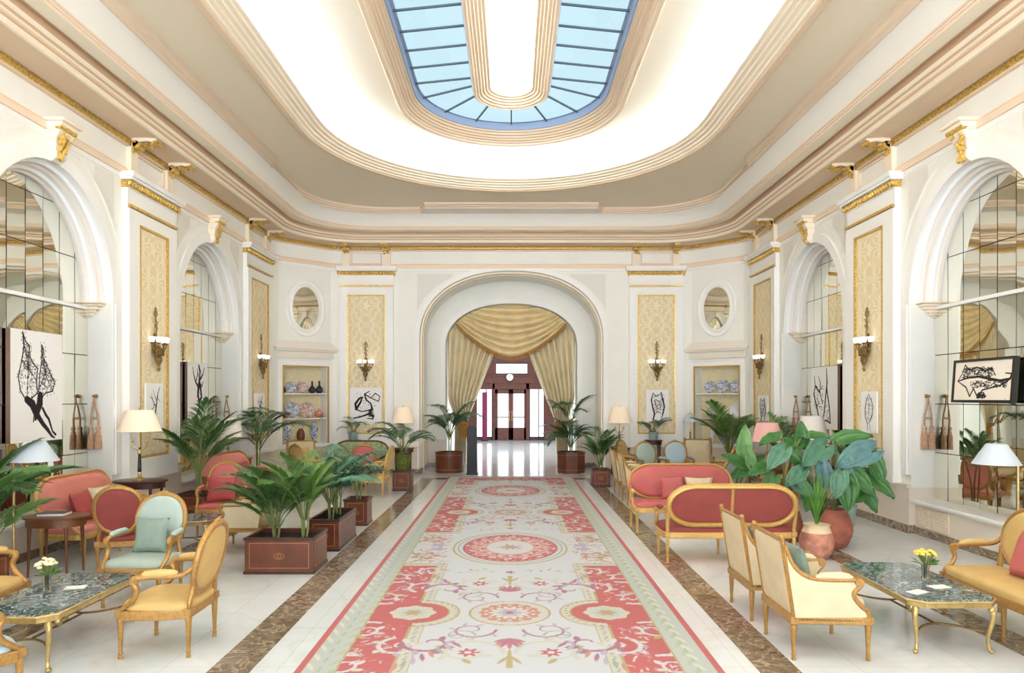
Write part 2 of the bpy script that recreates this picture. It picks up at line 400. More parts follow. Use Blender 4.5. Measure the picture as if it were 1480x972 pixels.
# stepped archivolt inside each side arch, its face band, corbels
tn = [0]
def trim(mb, m, label=None, **k):
    tn[0] += 1
    o = mb.build('trim_%d' % tn[0], m, **k); struct(o, label); return o
for sg in (-1, 1):
    for c in AC:
        prof = [(0, 0), (0, .08), (.05, .09), (.05, .15), (.085, .17), (.085, .24), (.13, .26), (.13, .32), (.17, .33), (.17, DEP)]
        cols = [0, 0, 0, 1, 0, 0, 0, 1, 0]
        mb = MB(); n = 40
        for j in range(len(prof) - 1):
            P0 = arch_pts(HW - prof[j][0], ZSP, RISE - prof[j][0], n); P1 = arch_pts(HW - prof[j + 1][0], ZSP, RISE - prof[j + 1][0], n)
            x0 = sg * (W + prof[j][1]); x1 = sg * (W + prof[j + 1][1])
            for i in range(n):
                mb.quad((x0, c + P0[i][0], P0[i][1]), (x0, c + P0[i + 1][0], P0[i + 1][1]), (x1, c + P1[i + 1][0], P1[i + 1][1]), (x1, c + P1[i][0], P1[i][1]), cols[j])
        trim(mb, [M['white'], M['archshade']], 'stepped arch moulding round a wall mirror', sharp=25)
        mb = MB()
        for (r0, r1, o) in ((0.0, .19, .035), (.36, .385, .012)):
            P0 = arch_pts(HW + r0, ZSP, RISE + r0, n); P1 = arch_pts(HW + r1, ZSP, RISE + r1, n)
            for i in range(n):
                a0, a1, b0, b1 = P0[i], P0[i + 1], P1[i], P1[i + 1]
                if max(b0[1], b1[1]) > 5.56: continue
                xf = sg * (W - o); xw = sg * W
                mb.quad((xf, c + a0[0], a0[1]), (xf, c + a1[0], a1[1]), (xf, c + b1[0], b1[1]), (xf, c + b0[0], b0[1]))
                mb.quad((xf, c + b0[0], b0[1]), (xf, c + b1[0], b1[1]), (xw, c + b1[0], b1[1]), (xw, c + b0[0], b0[1]))
                mb.quad((xf, c + a0[0], a0[1]), (xf, c + a1[0], a1[1]), (xw, c + a1[0], a1[1]), (xw, c + a0[0], a0[1]))
        for e in (-1, 1):
            ya, yb = c + e * HW, c + e * (HW + .19)
            mb.bb(sg * W, sg * (W - .035), ya, yb, .9, ZSP)
            mb.bb(sg * W, sg * (W - .05), ya + e * .045, yb - e * .045, .9, ZSP)
        trim(mb, M['white'], 'flat white band round a wall arch', sharp=30)
        # corbels at the spring line
        mb = MB()
        for e in (-1, 1):
            for (h0, h1, d, q) in ((3.535, 3.56, .18, .06), (3.50, 3.535, .15, .10), (3.45, 3.50, .115, .15), (3.40, 3.45, .085, .20), (3.36, 3.40, .06, .25), (3.33, 3.36, .04, .29)):
                mb.bb(sg * (W + q), sg * (W + DEP), c + e * HW, c + e * (HW - d), h0, h1)
        trim(mb, M['pearl'], 'small stepped corbels at the arch spring', bevel=.012)
        # sill under the mirror
        mb = MB()
        mb.bb(sg * (W - .04), sg * (W + DEP), c - HW, c + HW, SILL - .035, SILL + .015)
        mb.bb(sg * (W + .02), sg * (W + DEP), c - HW, c + HW, SILL - .07, SILL - .035)
        trim(mb, M['white'], 'white stone sill under a wall mirror', bevel=.01)
        # keystone bracket
        t = MB()
        def kp(y, d, z): return (sg * (W - d), c + y, z)
        zz = [5.26, 5.32, 5.42, 5.55, 5.66, 5.76]; dd = [.06, .14, .13, .15, .22, .26]; ww = [.09, .10, .12, .14, .165, .18]
        for i in range(5):
            a = [kp(-ww[i], 0, zz[i]), kp(-ww[i], dd[i], zz[i]), kp(ww[i], dd[i], zz[i]), kp(ww[i], 0, zz[i])]
            b = [kp(-ww[i + 1], 0, zz[i + 1]), kp(-ww[i + 1], dd[i + 1], zz[i + 1]), kp(ww[i + 1], dd[i + 1], zz[i + 1]), kp(ww[i + 1], 0, zz[i + 1])]
            t.add(a + b, [(0, 1, 5, 4), (1, 2, 6, 5), (2, 3, 7, 6), (0, 3, 2, 1), (4, 5, 6, 7)])
        t.bb(sg * W, sg * (W - .30), c - .21, c + .21, 5.76, 5.81)
        o = trim(t, M['pearl'], 'scrolled keystone bracket over a wall arch', bevel=.012)
        g = MB()
        for i in range(26):
            z = 5.30 + .40 * rnd.random(); k = (z - 5.3) / .4
            g.ell(kp((rnd.random() - .5) * (.12 + .12 * k), .13 + .07 * k, z), (.03, .035, .045), 6, 4)
        g.tube([kp(-.17, .20, 5.70), kp(.17, .20, 5.70)], .045, 10)
        go = g.build('gold_leaf_scroll', M['leafgold'], o)
        # lattice vent in the apron
        v = MB(); xv = sg * (W + .035)
        y0, y1 = c + .55, c + 1.25
        for k in range(15):
            yy = y0 + (y1 - y0) * k / 14; v.bb(xv, xv + sg * .015, yy - .008, yy + .008, .14, .42)
        for k in range(7):
            z = .14 + .28 * k / 6; v.bb(xv, xv + sg * .015, y0, y1, z - .007, z + .007)
        vo = trim(v, M['pearl'], 'lattice vent panel below a mirror sill', sharp=None)
        vb = MB().bb(xv + sg * .012, xv + sg * .019, y0, y1, .14, .42).build('vent_backing', M['dado'], vo, sharp=None)

# ---- mirrors
def wall_mirror(sg, c, label):
    t = thing('arched_mirror', label, 'mirror', (sg * (W + DEP), c, SILL), 0, 'arched mirrors in the side walls')
    xs = -sg * 0.02
    m = MB(); hw = HW
    cw = 0.352; ys = [-HW + cw * i for i in range(int(2 * HW / cw) + 1)] + [HW]
    ys = sorted(set(round(min(y, HW), 3) for y in ys)); zs = [SILL, 1.25, 2.0, 2.75, 3.47, 4.2, 4.9, 5.4]
    g = .006
    def top(y):
        if abs(y) >= HW - .171: return ZSP
        k = y / (HW - .17); return ZSP + (RISE - .17) * sqrt(max(0, 1 - k * k))
    r = random.Random(int(c * 10) + (3 if sg > 0 else 0))
    for i in range(len(ys) - 1):
        a, b = ys[i] + g, ys[i + 1] - g
        for j in range(len(zs) - 1):
            z0, z1 = zs[j] + g, zs[j + 1] - g
            K = 4
            # small tilt and belly of each pane
            ty, tz, bl = (r.random() - .5) * .004, (r.random() - .5) * .006, (r.random() - .5) * .0016
            rows = []
            for k in range(K + 1):
                y = a + (b - a) * k / K
                zt = min(z1, top(y) - .002); zb = min(z0, zt)
                rows.append((y, zb, zt))
            if max(zt - zb for (_, zb, zt) in rows) < .02: continue
            def P(u, v):
                k = int(round(u * K)); y, zb, zt = rows[k]; z = zb + (zt - zb) * v
                uu = (y - a) / (b - a) - .5; vv = (z - z0) / (z1 - z0) - .5
                return (xs - sg * (ty * uu * 2 + tz * vv * 2 + bl * (1 - 4 * uu * uu) + bl * (1 - 4 * vv * vv) * .6), y, z - SILL)
            m.grid(P, K, 4)
    mo = m.build('mirror_pane', M['mirror'], t, sharp=60)
    b = MB(); P = arch_pts(HW - .17, ZSP, RISE - .17, 24)
    b.add([(xs * .3, p[0], p[1] - SILL) for p in P], [tuple(range(len(P)))]); b.quad((xs * .3, -HW, 0), (xs * .3, HW, 0), (xs * .3, HW, ZSP - SILL), (xs * .3, -HW, ZSP - SILL))
    b.build('backing', M['dark'], t, sharp=None)
    tb = MB(); tb.bb(xs, xs - sg * .05, -HW, HW, 3.445 - SILL, 3.50 - SILL)
    tb.build('transom_bar', M['white'], t, bevel=.008)
    return t
wall_mirror(-1, AC[0], 'tall arched mirror behind the folded wings drawing and the pink settee')
wall_mirror(-1, AC[1], 'arched mirror behind the branch drawing and the console with palms')
wall_mirror(1, AC[0], 'tall arched mirror behind the black-framed drawing of a winged shell')
wall_mirror(1, AC[1], 'arched mirror behind the twin-stem drawing above the elephant-ear leaves')

# ---- corner walls and back wall with its arch
BH, BZS, BRISE, BE = 2.53, 3.72, 1.87, 0.90
NIC = (R_(23.5), R_(62.5)); NZ = (0.86, 2.93)
mb = MB()
for sg in (-1, 1):
    us = [XS + ARC * k / 72 for k in range(73)]
    for a, b in zip(us[:-1], us[1:]):
        ta, tb = (a - XS) / RC, (b - XS) / RC
        rng = [(0, ZT)]
        if ta > NIC[0] - .012 and tb < NIC[1] + .012: rng = [(0, NZ[0]), (NZ[1], ZT)]
        for (z0, z1) in rng: mb.quad(wp(sg * a, 0, z0), wp(sg * b, 0, z0), wp(sg * b, 0, z1), wp(sg * a, 0, z1))
    mb.quad((sg * XS, YB, 0), (sg * BH, YB, 0), (sg * BH, YB, ZT), (sg * XS, YB, ZT))
P = arch_pts(BH, BZS, BRISE, 36, BE)
for a, b in zip(P[:-1], P[1:]): mb.quad((a[0], YB, a[1]), (b[0], YB, b[1]), (b[0], YB, ZT), (a[0], YB, ZT))
struct(mb.build('wall_back', M['wall'], sharp=30), 'cream end wall with a wide arch and rounded corners')
# recess: jambs, soffit, inner wall with the draped arch
YI = 20.8; IH, IZS, IRISE = 1.98, 3.62, 1.30
mb = MB()
full = [(-BH, 0)] + P + [(BH, 0)]
for a, b in zip(full[:-1], full[1:]): mb.quad((a[0], YB, a[1]), (b[0], YB, b[1]), (b[0], YI, b[1]), (a[0], YI, a[1]))
IP = arch_pts(IH, IZS, IRISE, 36, BE)
for a, b in zip(IP[:-1], IP[1:]): mb.quad((a[0], YI, a[1]), (b[0], YI, b[1]), (b[0], YI, ZT), (a[0], YI, ZT))
for sg in (-1, 1): mb.quad((sg * (BH + .1), YI, 0), (sg * IH, YI, 0), (sg * IH, YI, ZT), (sg * (BH + .1), YI, ZT))
YJ = 21.5
fi = [(-IH, 0)] + IP + [(IH, 0)]
for a, b in zip(fi[:-1], fi[1:]): mb.quad((a[0], YI, a[1]), (b[0], YI, b[1]), (b[0], YJ, b[1]), (a[0], YJ, a[1]))
struct(mb.build('wall_recess', M['wall'], sharp=30), 'white recess behind the end arch')
mb = MB()
for (pr, hw, zs, rs, y, wd) in ((.03, BH, BZS, BRISE, YB, .13), (.055, BH, BZS, BRISE, YB, .06), (.03, IH, IZS, IRISE, YI, .14)):
    Q0 = [(-hw, 0)] + arch_pts(hw, zs, rs, 40, BE) + [(hw, 0)]; Q1 = [(-hw - wd, 0)] + arch_pts(hw + wd, zs, rs + wd, 40, BE) + [(hw + wd, 0)]
    for i in range(len(Q0) - 1):
        a0, a1, b0, b1 = Q0[i], Q0[i + 1], Q1[i], Q1[i + 1]
        f = lambda p: (p[0], y - pr, p[1]); w = lambda p: (p[0], y, p[1])
        mb.quad(f(a0), f(a1), f(b1), f(b0)); mb.quad(f(b0), f(b1), w(b1), w(b0)); mb.quad(w(a0), w(a1), f(a1), f(a0))
trim(mb, M['white'], 'white arch bands of the end wall', sharp=30)
# soffit rings inside the recess
mb = MB()
for (y, d) in ((YB + .12, .05), (YB + .35, .07)):
    Q0 = [(-BH, 0)] + P + [(BH, 0)]; Q1 = [(-BH + d, 0)] + arch_pts(BH - d, BZS, BRISE - d, 36, BE) + [(BH - d, 0)]
    for i in range(len(Q0) - 1):
        a0, a1, b0, b1 = Q0[i], Q0[i + 1], Q1[i], Q1[i + 1]
        mb.quad((a0[0], y, a0[1]), (a1[0], y, a1[1]), (b1[0], y, b1[1]), (b0[0], y, b0[1]))
        mb.quad((b0[0], y, b0[1]), (b1[0], y, b1[1]), (b1[0], y + .14, b1[1]), (b0[0], y + .14, b0[1]))
trim(mb, M['pearl'], 'stepped soffit of the end arch', sharp=30)
# spandrel panels (pale grey triangles beside the arch)
mb = MB()
for sg in (-1, 1):
    n = 10; top = 5.50; x0, x1 = 1.62, 2.60
    Q = []
    for i in range(n + 1):
        x = x0 + (x1 - x0) * i / n
        k = min(1, x / (BH + .22)); z = BZS + (BRISE + .14) * (1 - k ** 2.25) ** (1 / 2.25)
        Q.append((x, min(z, top - .01)))
    mb.add([(sg * x, YB - .012, z) for (x, z) in Q] + [(sg * x1, YB - .012, top), (sg * x0, YB - .012, top)], [tuple(range(n + 3))])
trim(mb, M['grey'], 'pale grey spandrel panels beside the end arch', sharp=None)
mb = MB()
for sg in (-1, 1):
    for c in AC:
        for e in (-1, 1):
            n = 8; Q = []
            for i in range(n + 1):
                y = .95 + (HW + .05 - .95) * i / n
                k = y / (HW + .42); z = ZSP + (RISE + .42) * sqrt(max(0, 1 - k * k)); Q.append((y, min(z, 5.5)))
            Q = [q for q in Q]
            mb.add([(sg * (W - .01), c + e * y, z) for (y, z) in Q] + [(sg * (W - .01), c + e * (HW + .05), 5.56), (sg * (W - .01), c + e * .95, 5.56)], [tuple(range(n + 3))])
trim(mb, M['grey'], 'pale grey spandrel panels beside the side arches', sharp=None)

# ---- dado and marble skirting
mb = MB(); sk = MB()
segs = []
for sg in (-1, 1):
    ys = [YN] + [v for c in AC for v in (c - HW, c + HW)]
    for i in range(0, len(ys), 2):
        a, b = ys[i], (ys[i + 1] if i + 1 < len(ys) else None)
        if b is None: segs.append((sg, uY(a), BH))
        else: segs.append((sg, uY(a), uY(b)))
for (sg, a, b) in segs:
    lo, hi = sorted((sg * a, sg * b))
    ubox(mb, lo, hi, 0, .045, 0.1, .70); ubox(mb, lo, hi, 0, .075, .70, .745)
    ubox(sk, lo, hi, 0, .07, 0, .125)
for sg in (-1, 1):
    for c in AC:
        mb.bb(sg * (W + .115), sg * (W + .05), c - HW, c + HW, 0.1, SILL - .06, 0)
        sk.bb(sg * (W + .115), sg * (W + .03), c - HW, c + HW, 0, .11, 0)
        for e in (-1, 1):
            ya = c + e * HW
            mb.bb(sg * (W - .045), sg * (W + DEP), ya, ya - e * .02, .1, .70); sk.bb(sg * (W - .07), sg * (W + .2), ya, ya - e * .035, 0, .125)
    mb.bb(sg * BH, sg * (BH - .04), YB, YI, .1, .80); mb.bb(sg * BH, sg * IH, YI - .04, YI, .1, .80); mb.bb(sg * BH, sg * IH, YI - .06, YI, .80, .84)
    sk.bb(sg * BH, sg * (BH - .06), YB, YI, 0, .14); sk.bb(sg * BH, sg * IH, YI - .06, YI, 0, .14)
trim(mb, M['dado'], 'beige dado along the walls', sharp=30)
o = sk.build('baseboard_room', M['brown'], sharp=30); struct(o, 'brown marble skirting')

# ---- pilasters with damask panels
def damask_mesh(name, u0, u1, z0, z1, o, parent):
    nu, nv = 96, int(96 * (z1 - z0) / (u1 - u0)); nv = min(nv, 380)
    u = np.linspace(0, 1, nu + 1)[None, :].repeat(nv + 1, 0); v = np.linspace(0, 1, nv + 1)[:, None].repeat(nu + 1, 1)
    wd = u1 - u0; X = (u - .5) * wd; Z = v * (z1 - z0)
    per = 1.05
    f = np.zeros_like(X)
    for k in range(-1, int((z1 - z0) / per) + 2):
        for (cx, off) in ((0, 0), (-wd / 2, .5), (wd / 2, .5)):
            dx, dz = X - cx, Z - (k + off + .35) * per
            r = np.sqrt((dx / .34) ** 2 + (dz / .5) ** 2); th = np.arctan2(dz / .5, dx / .34)
            pet = .62 + .22 * np.cos(6 * th) + .1 * np.cos(12 * th)
            f = np.maximum(f, (np.abs(r - pet) < .075) * 1.0); f = np.maximum(f, (r < .24 + .08 * np.cos(5 * th)) * 1.0)
            rim = .98 + .05 * np.cos(18 * th); f = np.maximum(f, (np.abs(r - rim) < .045) * .8)
            f = np.maximum(f, ((r < pet - .14) & (r > .34) & (np.cos(18 * th) > .35)) * .8)
    rs = np.random.RandomState(5)
    f = np.clip(f * (.75 + .4 * rs.rand(*f.shape)), 0, 1)
    A = np.array(lin((228, 208, 166))[:3]); B = np.array(lin((240, 230, 202))[:3])
    col = A + (B - A) * f[..., None]
    vs = [wp(u0 + (u1 - u0) * i / nu, o, z0 + (z1 - z0) * j / nv) for j in range(nv + 1) for i in range(nu + 1)]
    fs = [(j * (nu + 1) + i, j * (nu + 1) + i + 1, (j + 1) * (nu + 1) + i + 1, (j + 1) * (nu + 1) + i) for j in range(nv) for i in range(nu)]
    me = bpy.data.meshes.new(name); me.from_pydata(vs, [], fs); me.materials.append(M['damask'])
    at = me.attributes.new('pattern', 'FLOAT_COLOR', 'POINT')
    at.data.foreach_set('color', np.concatenate([col.reshape(-1, 3), np.ones((col.shape[0] * col.shape[1], 1))], 1).ravel())
    ob = bpy.data.objects.new(name, me); COL.objects.link(ob); ob.parent = parent
    return ob
ZC = (5.44, 5.67)
def pilaster(uc, hw, phw, side):
    mb = MB()
    ubox(mb, uc - hw, uc + hw, 0, .09, .745, ZC[0])
    # raised stiles round the panel
    zt_ = 5.12
    for (a, b) in ((uc - hw, uc - phw), (uc + phw, uc + hw)): ubox(mb, a, b, .09, .12, .80, zt_)
    ubox(mb, uc - phw, uc + phw, .09, .12, 4.90, zt_); ubox(mb, uc - phw, uc + phw, .09, .12, .80, 1.10)
    ubox(mb, uc - hw - .015, uc + hw + .015, 0, .135, .74, .82)
    o = trim(mb, M['white'], 'white pilaster', sharp=30)
    damask_mesh('damask_panel', uc - phw, uc + phw, 1.10, 4.90, .094, o)
    g = MB(); uframe(g, uc - phw - .005, uc + phw + .005, 1.10, 4.92, .035, .09, .128)
    ubox(g, uc - hw, uc + hw, .09, .145, 5.14, 5.18)
    g.build('gilt_moulding', M['leafgold'], o, sharp=30)
    c = MB(); cw = hw + .10
    ubox(c, uc - cw, uc + cw, 0, .24, 5.60, 5.68); ubox(c, uc - cw + .03, uc + cw - .03, 0, .20, 5.56, 5.60); ubox(c, uc - hw, uc + hw, 0, .12, ZC[0], 5.46)
    c.build('capital', M['white'], o, sharp=30)
    d = MB(); ubox(d, uc - hw - .03, uc + hw + .03, 0, .13, 5.45, 5.57)
    n = int(2 * (hw + .04) / .085)
    for i in range(n + 1):
        u = uc - hw - .03 + (2 * hw + .06) * i / n; p = wp(u, .14, 5.515); d.ell(p, (.036, .036, .055), 8, 5)
    d.build('egg_and_dart', M['leafgold'], o, sharp=40)
    # frieze blocks and scroll brackets above
    b = MB(); gb = MB()
    for e in (-1, 1):
        u = uc + e * (hw - .19)
        ubox(b, u - .11, u + .11, 0, .10, 5.70, 6.13)
        prof = [(.10, 6.13), (.14, 6.12), (.22, 6.20), (.34, 6.22), (.44, 6.20), (.50, 6.235), (.50, 6.27), (.10, 6.27)]
        us = [u - .10, u + .10]; usheet(b, us, prof)
        for uu in us: b.add([wp(uu, o_, z_) for (o_, z_) in prof], [tuple(range(len(prof)))])
        gb.tube([wp(u - .095, .46, 6.215), wp(u + .095, .46, 6.215)], .045, 10); gb.tube([wp(u - .1, .17, 6.165), wp(u + .1, .17, 6.165)], .06, 10)
        for k in range(26):
            q = k / 25; gb.ell(wp(u + (rnd.random() - .5) * .18, .14 + .34 * q, 6.185 - .02 * sin(q * pi) + .03 * rnd.random()), (.035, .04, .026), 6, 4)
        for k in range(10): gb.ell(wp(u + (rnd.random() - .5) * .16, .11, 6.04 + .1 * rnd.random()), (.03, .03, .03), 6, 4)
    b.build('frieze_bracket', M['pearl'], o, sharp=30); gb.build('gilt_scroll', M['leafgold'], o, sharp=50)
    f = MB(); uframe(f, uc - hw + .34, uc + hw - .34, 5.78, 6.08, .018, 0, .06); f.build('frieze_panel', M['peach'], o, sharp=30)
    return o
for sg in (-1, 1):
    pilaster(sg * 3.99, .75, .52, 'back')
    pilaster(sg * uY(11.80), .78, .47, 'side'); pilaster(sg * uY(16.78), .78, .56, 'side')
    pilaster(sg * uY(6.85), .78, .47, 'side')

# ---- entablature
US = usteps(-uY(YN), uY(YN))
mb = MB()
usheet(mb, US, [(0, 5.66), (.05, 5.66), (.05, 5.75), (.035, 5.765), (.035, 5.78), (0, 5.78)]); trim(mb, M['peach'], 'peach band below the frieze', sharp=30)
mb = MB(); usheet(mb, US, [(0, 5.58), (.015, 5.59), (.015, 5.66)]); trim(mb, M['white'], 'white fillet below the frieze', sharp=30)
mb = MB(); usheet(mb, US, [(.02, 5.78), (.02, 6.13)]); trim(mb, M['wall'], 'cream frieze', sharp=30)
mb = MB(); usheet(mb, US, [(.0, 6.12), (.06, 6.125), (.07, 6.15), (.07, 6.16)]); usheet(mb, US, [(.06, 6.245), (.1, 6.25), (.13, 6.27)]); trim(mb, M['tan'], 'tan fillets of the cornice', sharp=30)
# gilt egg-and-dart run: a bead every 9 cm
fine = []
tot = uY(YN) * 2; N = int(tot / .06)
mb = MB(); ring = 8; vs = []
for i in range(N + 1):
    u = -uY(YN) + tot * i / N; k = .45 + .55 * (i % 2)
    for j in range(ring):
        a = -pi * .5 + pi * 1.0 * j / (ring - 1)
        vs.append(wp(u, .05 + .075 * k * cos(a), 6.205 + .052 * sin(a)))
fs = [(i * ring + j, i * ring + j + 1, (i + 1) * ring + j + 1, (i + 1) * ring + j) for i in range(N) for j in range(ring - 1)]
mb.add(vs, fs); trim(mb, M['leafgold'], 'gilt egg and dart run below the cornice', sharp=60)

# cornice and ceiling steps: (offset, z, corner radius)
def cpath(o, R, jog=False):
    pts = []
    X, Y = W - o, YB - o
    cx, cy = X - R, Y - R
    right = [(X, YN)] + [(X, YN + (cy - YN) * k / 8) for k in range(1, 9)] + [(cx + R * cos(a), cy + R * sin(a)) for a in [pi / 2 * k / 20 for k in range(1, 21)]] + [(cx * (1 - k / 6), Y) for k in range(1, 7)]
    left = [(-x, y) for (x, y) in right[::-1][1:]]
    return right + left
def csheet(mb, prof, mi=0):
    rows = [[(x, y, z) for (x, y) in cpath(o, R)] for (o, z, R) in prof]
    n = len(rows[0]); vs = [p for r in rows for p in r]
    fs = [(j * n + i, j * n + i + 1, (j + 1) * n + i + 1, (j + 1) * n + i) for j in range(len(rows) - 1) for i in range(n - 1)]
    mb.add(vs, fs, mi)
CO = [
    ([(.10, 6.27, 1.85), (.14, 6.275, 1.8), (.55, 6.255, 1.7), (.56, 6.235, 1.7)], 'tan'),
    ([(.56, 6.235, 1.7), (.60, 6.235, 1.68), (.615, 6.25, 1.68), (.615, 6.30, 1.68)], 'pearl'),
    ([(.615, 6.30, 1.68), (.635, 6.305, 1.67), (.64, 6.325, 1.66)], 'line'),
    ([(.64, 6.325, 1.66), (.67, 6.33, 1.66), (.68, 6.345, 1.65)], 'pearl'),
    ([(.68, 6.345, 1.65), (.69, 6.365, 1.65), (.705, 6.37, 1.65)], 'line'),
    ([(.705, 6.37, 1.65), (.735, 6.385, 1.64), (.75, 6.405, 1.64)], 'pearl'),
    ([(.75, 6.405, 1.64), (.755, 6.50, 1.64), (.85, 6.52, 1.62), (.855, 6.45, 1.62)], 'line'),
    ([(.855, 6.45, 1.62), (.93, 6.452, 1.6), (1.02, 6.48, 1.6)], 'ceil'),
    ([(1.02, 6.48, 1.6), (1.03, 6.51, 1.6), (1.05, 6.51, 1.6), (1.06, 6.535, 1.6), (1.08, 6.535, 1.6), (1.09, 6.555, 1.6)], 'peach'),
    ([(1.09, 6.555, 1.6), (1.12, 6.62, 1.6), (1.18, 6.72, 1.6), (1.25, 6.79, 1.6), (1.293, 6.825, 1.6)], 'cove'),
]
for (pr, m) in CO:
    mb = MB(); csheet(mb, pr); trim(mb, M[m], 'cornice course', sharp=28)
# the egg row under the corona
# ---- ceiling plane with its eared outline
ZP = 6.93
def outline(d):
    """ceiling panel outline; d shrinks it"""
    R = 1.75 - d
    X1, X2, Y1, Y2 = 4.74 - d, 4.90 - d, 17.16 - d, 17.60 - d
    r = [(X1, YN), (X1, 6), (X1, 14.0 - d * .4), (X2, 14.35 - d * .4)]
    cx, cy = X2 - R, Y2 - R
    r += [(cx + R * cos(a), cy + R * sin(a)) for a in [pi / 2 * k / 16 for k in range(0, 17)]]
    r += [(2.32, Y2), (2.16, Y1), (1.0, Y1), (0, Y1)]
    return r + [(-x, y) for (x, y) in r[::-1][1:]]
def osheet(mb, prof, mi=0):
    rows = [[(x, y, z) for (x, y) in outline(d)] for (d, z) in prof]; n = len(rows[0])
    mb.add([p for r in rows for p in r], [(j * n + i, j * n + i + 1, (j + 1) * n + i + 1, (j + 1) * n + i) for j in range(len(rows) - 1) for i in range(n - 1)], mi)
mb = MB()
# white flat between cornice and panel step
A = cpath(1.293, 1.6); B_ = outline(-.16)
def fill(mb_outer, inner, z0, z1, name, m, label):
    bm = bmesh.new()
    vo = [bm.verts.new((x, y, z0)) for (x, y) in mb_outer]; vi = [bm.verts.new((x, y, z1)) for (x, y) in inner]
    es = [bm.edges.new((vo[i], vo[i + 1])) for i in range(len(vo) - 1)] + [bm.edges.new((vi[i], vi[i + 1])) for i in range(len(vi) - 1)]
    es += [bm.edges.new((vo[0], vi[0])), bm.edges.new((vo[-1], vi[-1]))]
    bmesh.ops.triangle_fill(bm, use_beauty=True, use_dissolve=False, edges=es)
    me = bpy.data.meshes.new(name); bm.to_mesh(me); bm.free(); me.materials.append(m)
    o = bpy.data.objects.new(name, me); COL.objects.link(o); struct(o, label); return o
tn[0] += 1
fill(A, B_, 6.825, 6.835, 'trim_%d' % tn[0], M['cove'], 'white flat of the ceiling')
mb = MB(); osheet(mb, [(-.16, 6.835), (-.155, 6.815), (-.12, 6.81), (-.10, 6.84), (-.05, 6.85), (-.03, 6.88), (.02, 6.885), (.03, ZP)]); trim(mb, M['peach'], 'peach stepped moulding round the ceiling panel', sharp=28)
# ring
Y0R, Y1R = 1.5, 12.2
def stad(r, n=28):
    p = [(r * cos(a), Y1R + r * sin(a)) for a in [pi * k / n for k in range(n + 1)]]
    q = [(-r * cos(a), Y0R - r * sin(a)) for a in [pi * k / n for k in range(n + 1)]]
    m1 = [(-r, Y1R + (Y0R - Y1R) * k / 6) for k in range(1, 6)]; m2 = [(r, Y0R + (Y1R - Y0R) * k / 6) for k in range(1, 6)]
    return p + m1 + q + m2
def ssheet(mb, prof, mi=0, n=28):
    rows = [[(x, y, z) for (x, y) in stad(r, n)] for (r, z) in prof]; m = len(rows[0])
    mb.add([p for r in rows for p in r], [(j * m + i, j * m + (i + 1) % m, (j + 1) * m + (i + 1) % m, (j + 1) * m + i) for j in range(len(rows) - 1) for i in range(m)], mi)
bm = bmesh.new()
O = outline(.03); I = stad(3.85)
vo = [bm.verts.new((x, y, ZP)) for (x, y) in O]; vi = [bm.verts.new((x, y, ZP)) for (x, y) in I]
es = [bm.edges.new((vo[i], vo[(i + 1) % len(vo)])) for i in range(len(vo))] + [bm.edges.new((vi[i], vi[(i + 1) % len(vi)])) for i in range(len(vi))]
bmesh.ops.triangle_fill(bm, use_beauty=True, use_dissolve=False, edges=es)
me = bpy.data.meshes.new('ceiling'); bm.to_mesh(me); bm.free(); me.materials.append(M['ceil'])
o = bpy.data.objects.new('ceiling', me); COL.objects.link(o); struct(o, 'beige ceiling panel round the oval cove')
mb = MB(); ssheet(mb, [(3.86, ZP), (3.845, 6.86), (3.80, 6.83), (3.72, 6.835), (3.70, 6.86)]); trim(mb, M['tan'], 'outer face of the oval cove ring', sharp=28)
mb = MB(); ssheet(mb, [(3.70, 6.86), (3.67, 6.865), (3.66, 6.89), (3.61, 6.90), (3.60, 6.93), (3.54, 6.935), (3.53, 6.965), (3.47, 6.97), (3.455, 7.0), (3.42, 7.005), (3.40, 7.02), (3.42, 7.05), (3.47, 7.05)]); trim(mb, M['pearl'], 'cream mouldings of the oval cove ring', sharp=28)
mb = MB(); ssheet(mb, [(3.47, 7.05), (3.48, 6.99), (3.84, 6.99), (3.86, 7.30), (3.80, 7.40), (3.66, 7.48), (3.4, 7.52), (3.0, 7.53), (2.05, 7.53)]); trim(mb, M['cove'], 'white lit cove round the skylight', sharp=28)
# skylight border
mb = MB(); ssheet(mb, [(2.02, 7.53), (2.02, 7.27), (1.99, 7.24), (1.93, 7.235), (1.92, 7.27), (1.89, 7.28)]); trim(mb, M['peach'], 'outer border of the skylight', sharp=28)
mb = MB(); ssheet(mb, [(1.89, 7.28), (1.88, 7.31), (1.845, 7.315), (1.84, 7.345), (1.81, 7.35), (1.80, 7.385), (1.765, 7.39), (1.76, 7.43), (1.73, 7.435), (1.725, 7.47)]); trim(mb, M['tan'], 'stepped inner border of the skylight', sharp=28)
M['sash'] = mat('skylight_sash', (150, 168, 196), 0.4)
mb = MB(); ssheet(mb, [(1.725, 7.47), (1.70, 7.47), (1.69, 7.60), (1.64, 7.60)]); trim(mb, M['sash'], 'blue-grey sash of the skylight', sharp=28)
# inner light tray
mb = MB(); ssheet(mb, [(.70, 7.70), (.69, 7.52), (.68, 7.50)]); trim(mb, M['sash'], 'blue-grey outer face of the light tray', sharp=28)
mb = MB(); ssheet(mb, [(.68, 7.50), (.655, 7.44), (.62, 7.42), (.60, 7.44), (.57, 7.445), (.56, 7.47), (.52, 7.475), (.51, 7.50), (.47, 7.505), (.46, 7.53), (.42, 7.535), (.41, 7.555), (.37, 7.56), (.36, 7.58), (.40, 7.59)]); trim(mb, M['peach'], 'peach stepped border of the light tray', sharp=28)
mb = MB(); ssheet(mb, [(.40, 7.59), (.42, 7.585), (.60, 7.585), (.62, 7.70), (.55, 7.80), (.40, 7.84), (.0005, 7.84)]); trim(mb, M['cove'], 'white inside of the light tray', sharp=28)
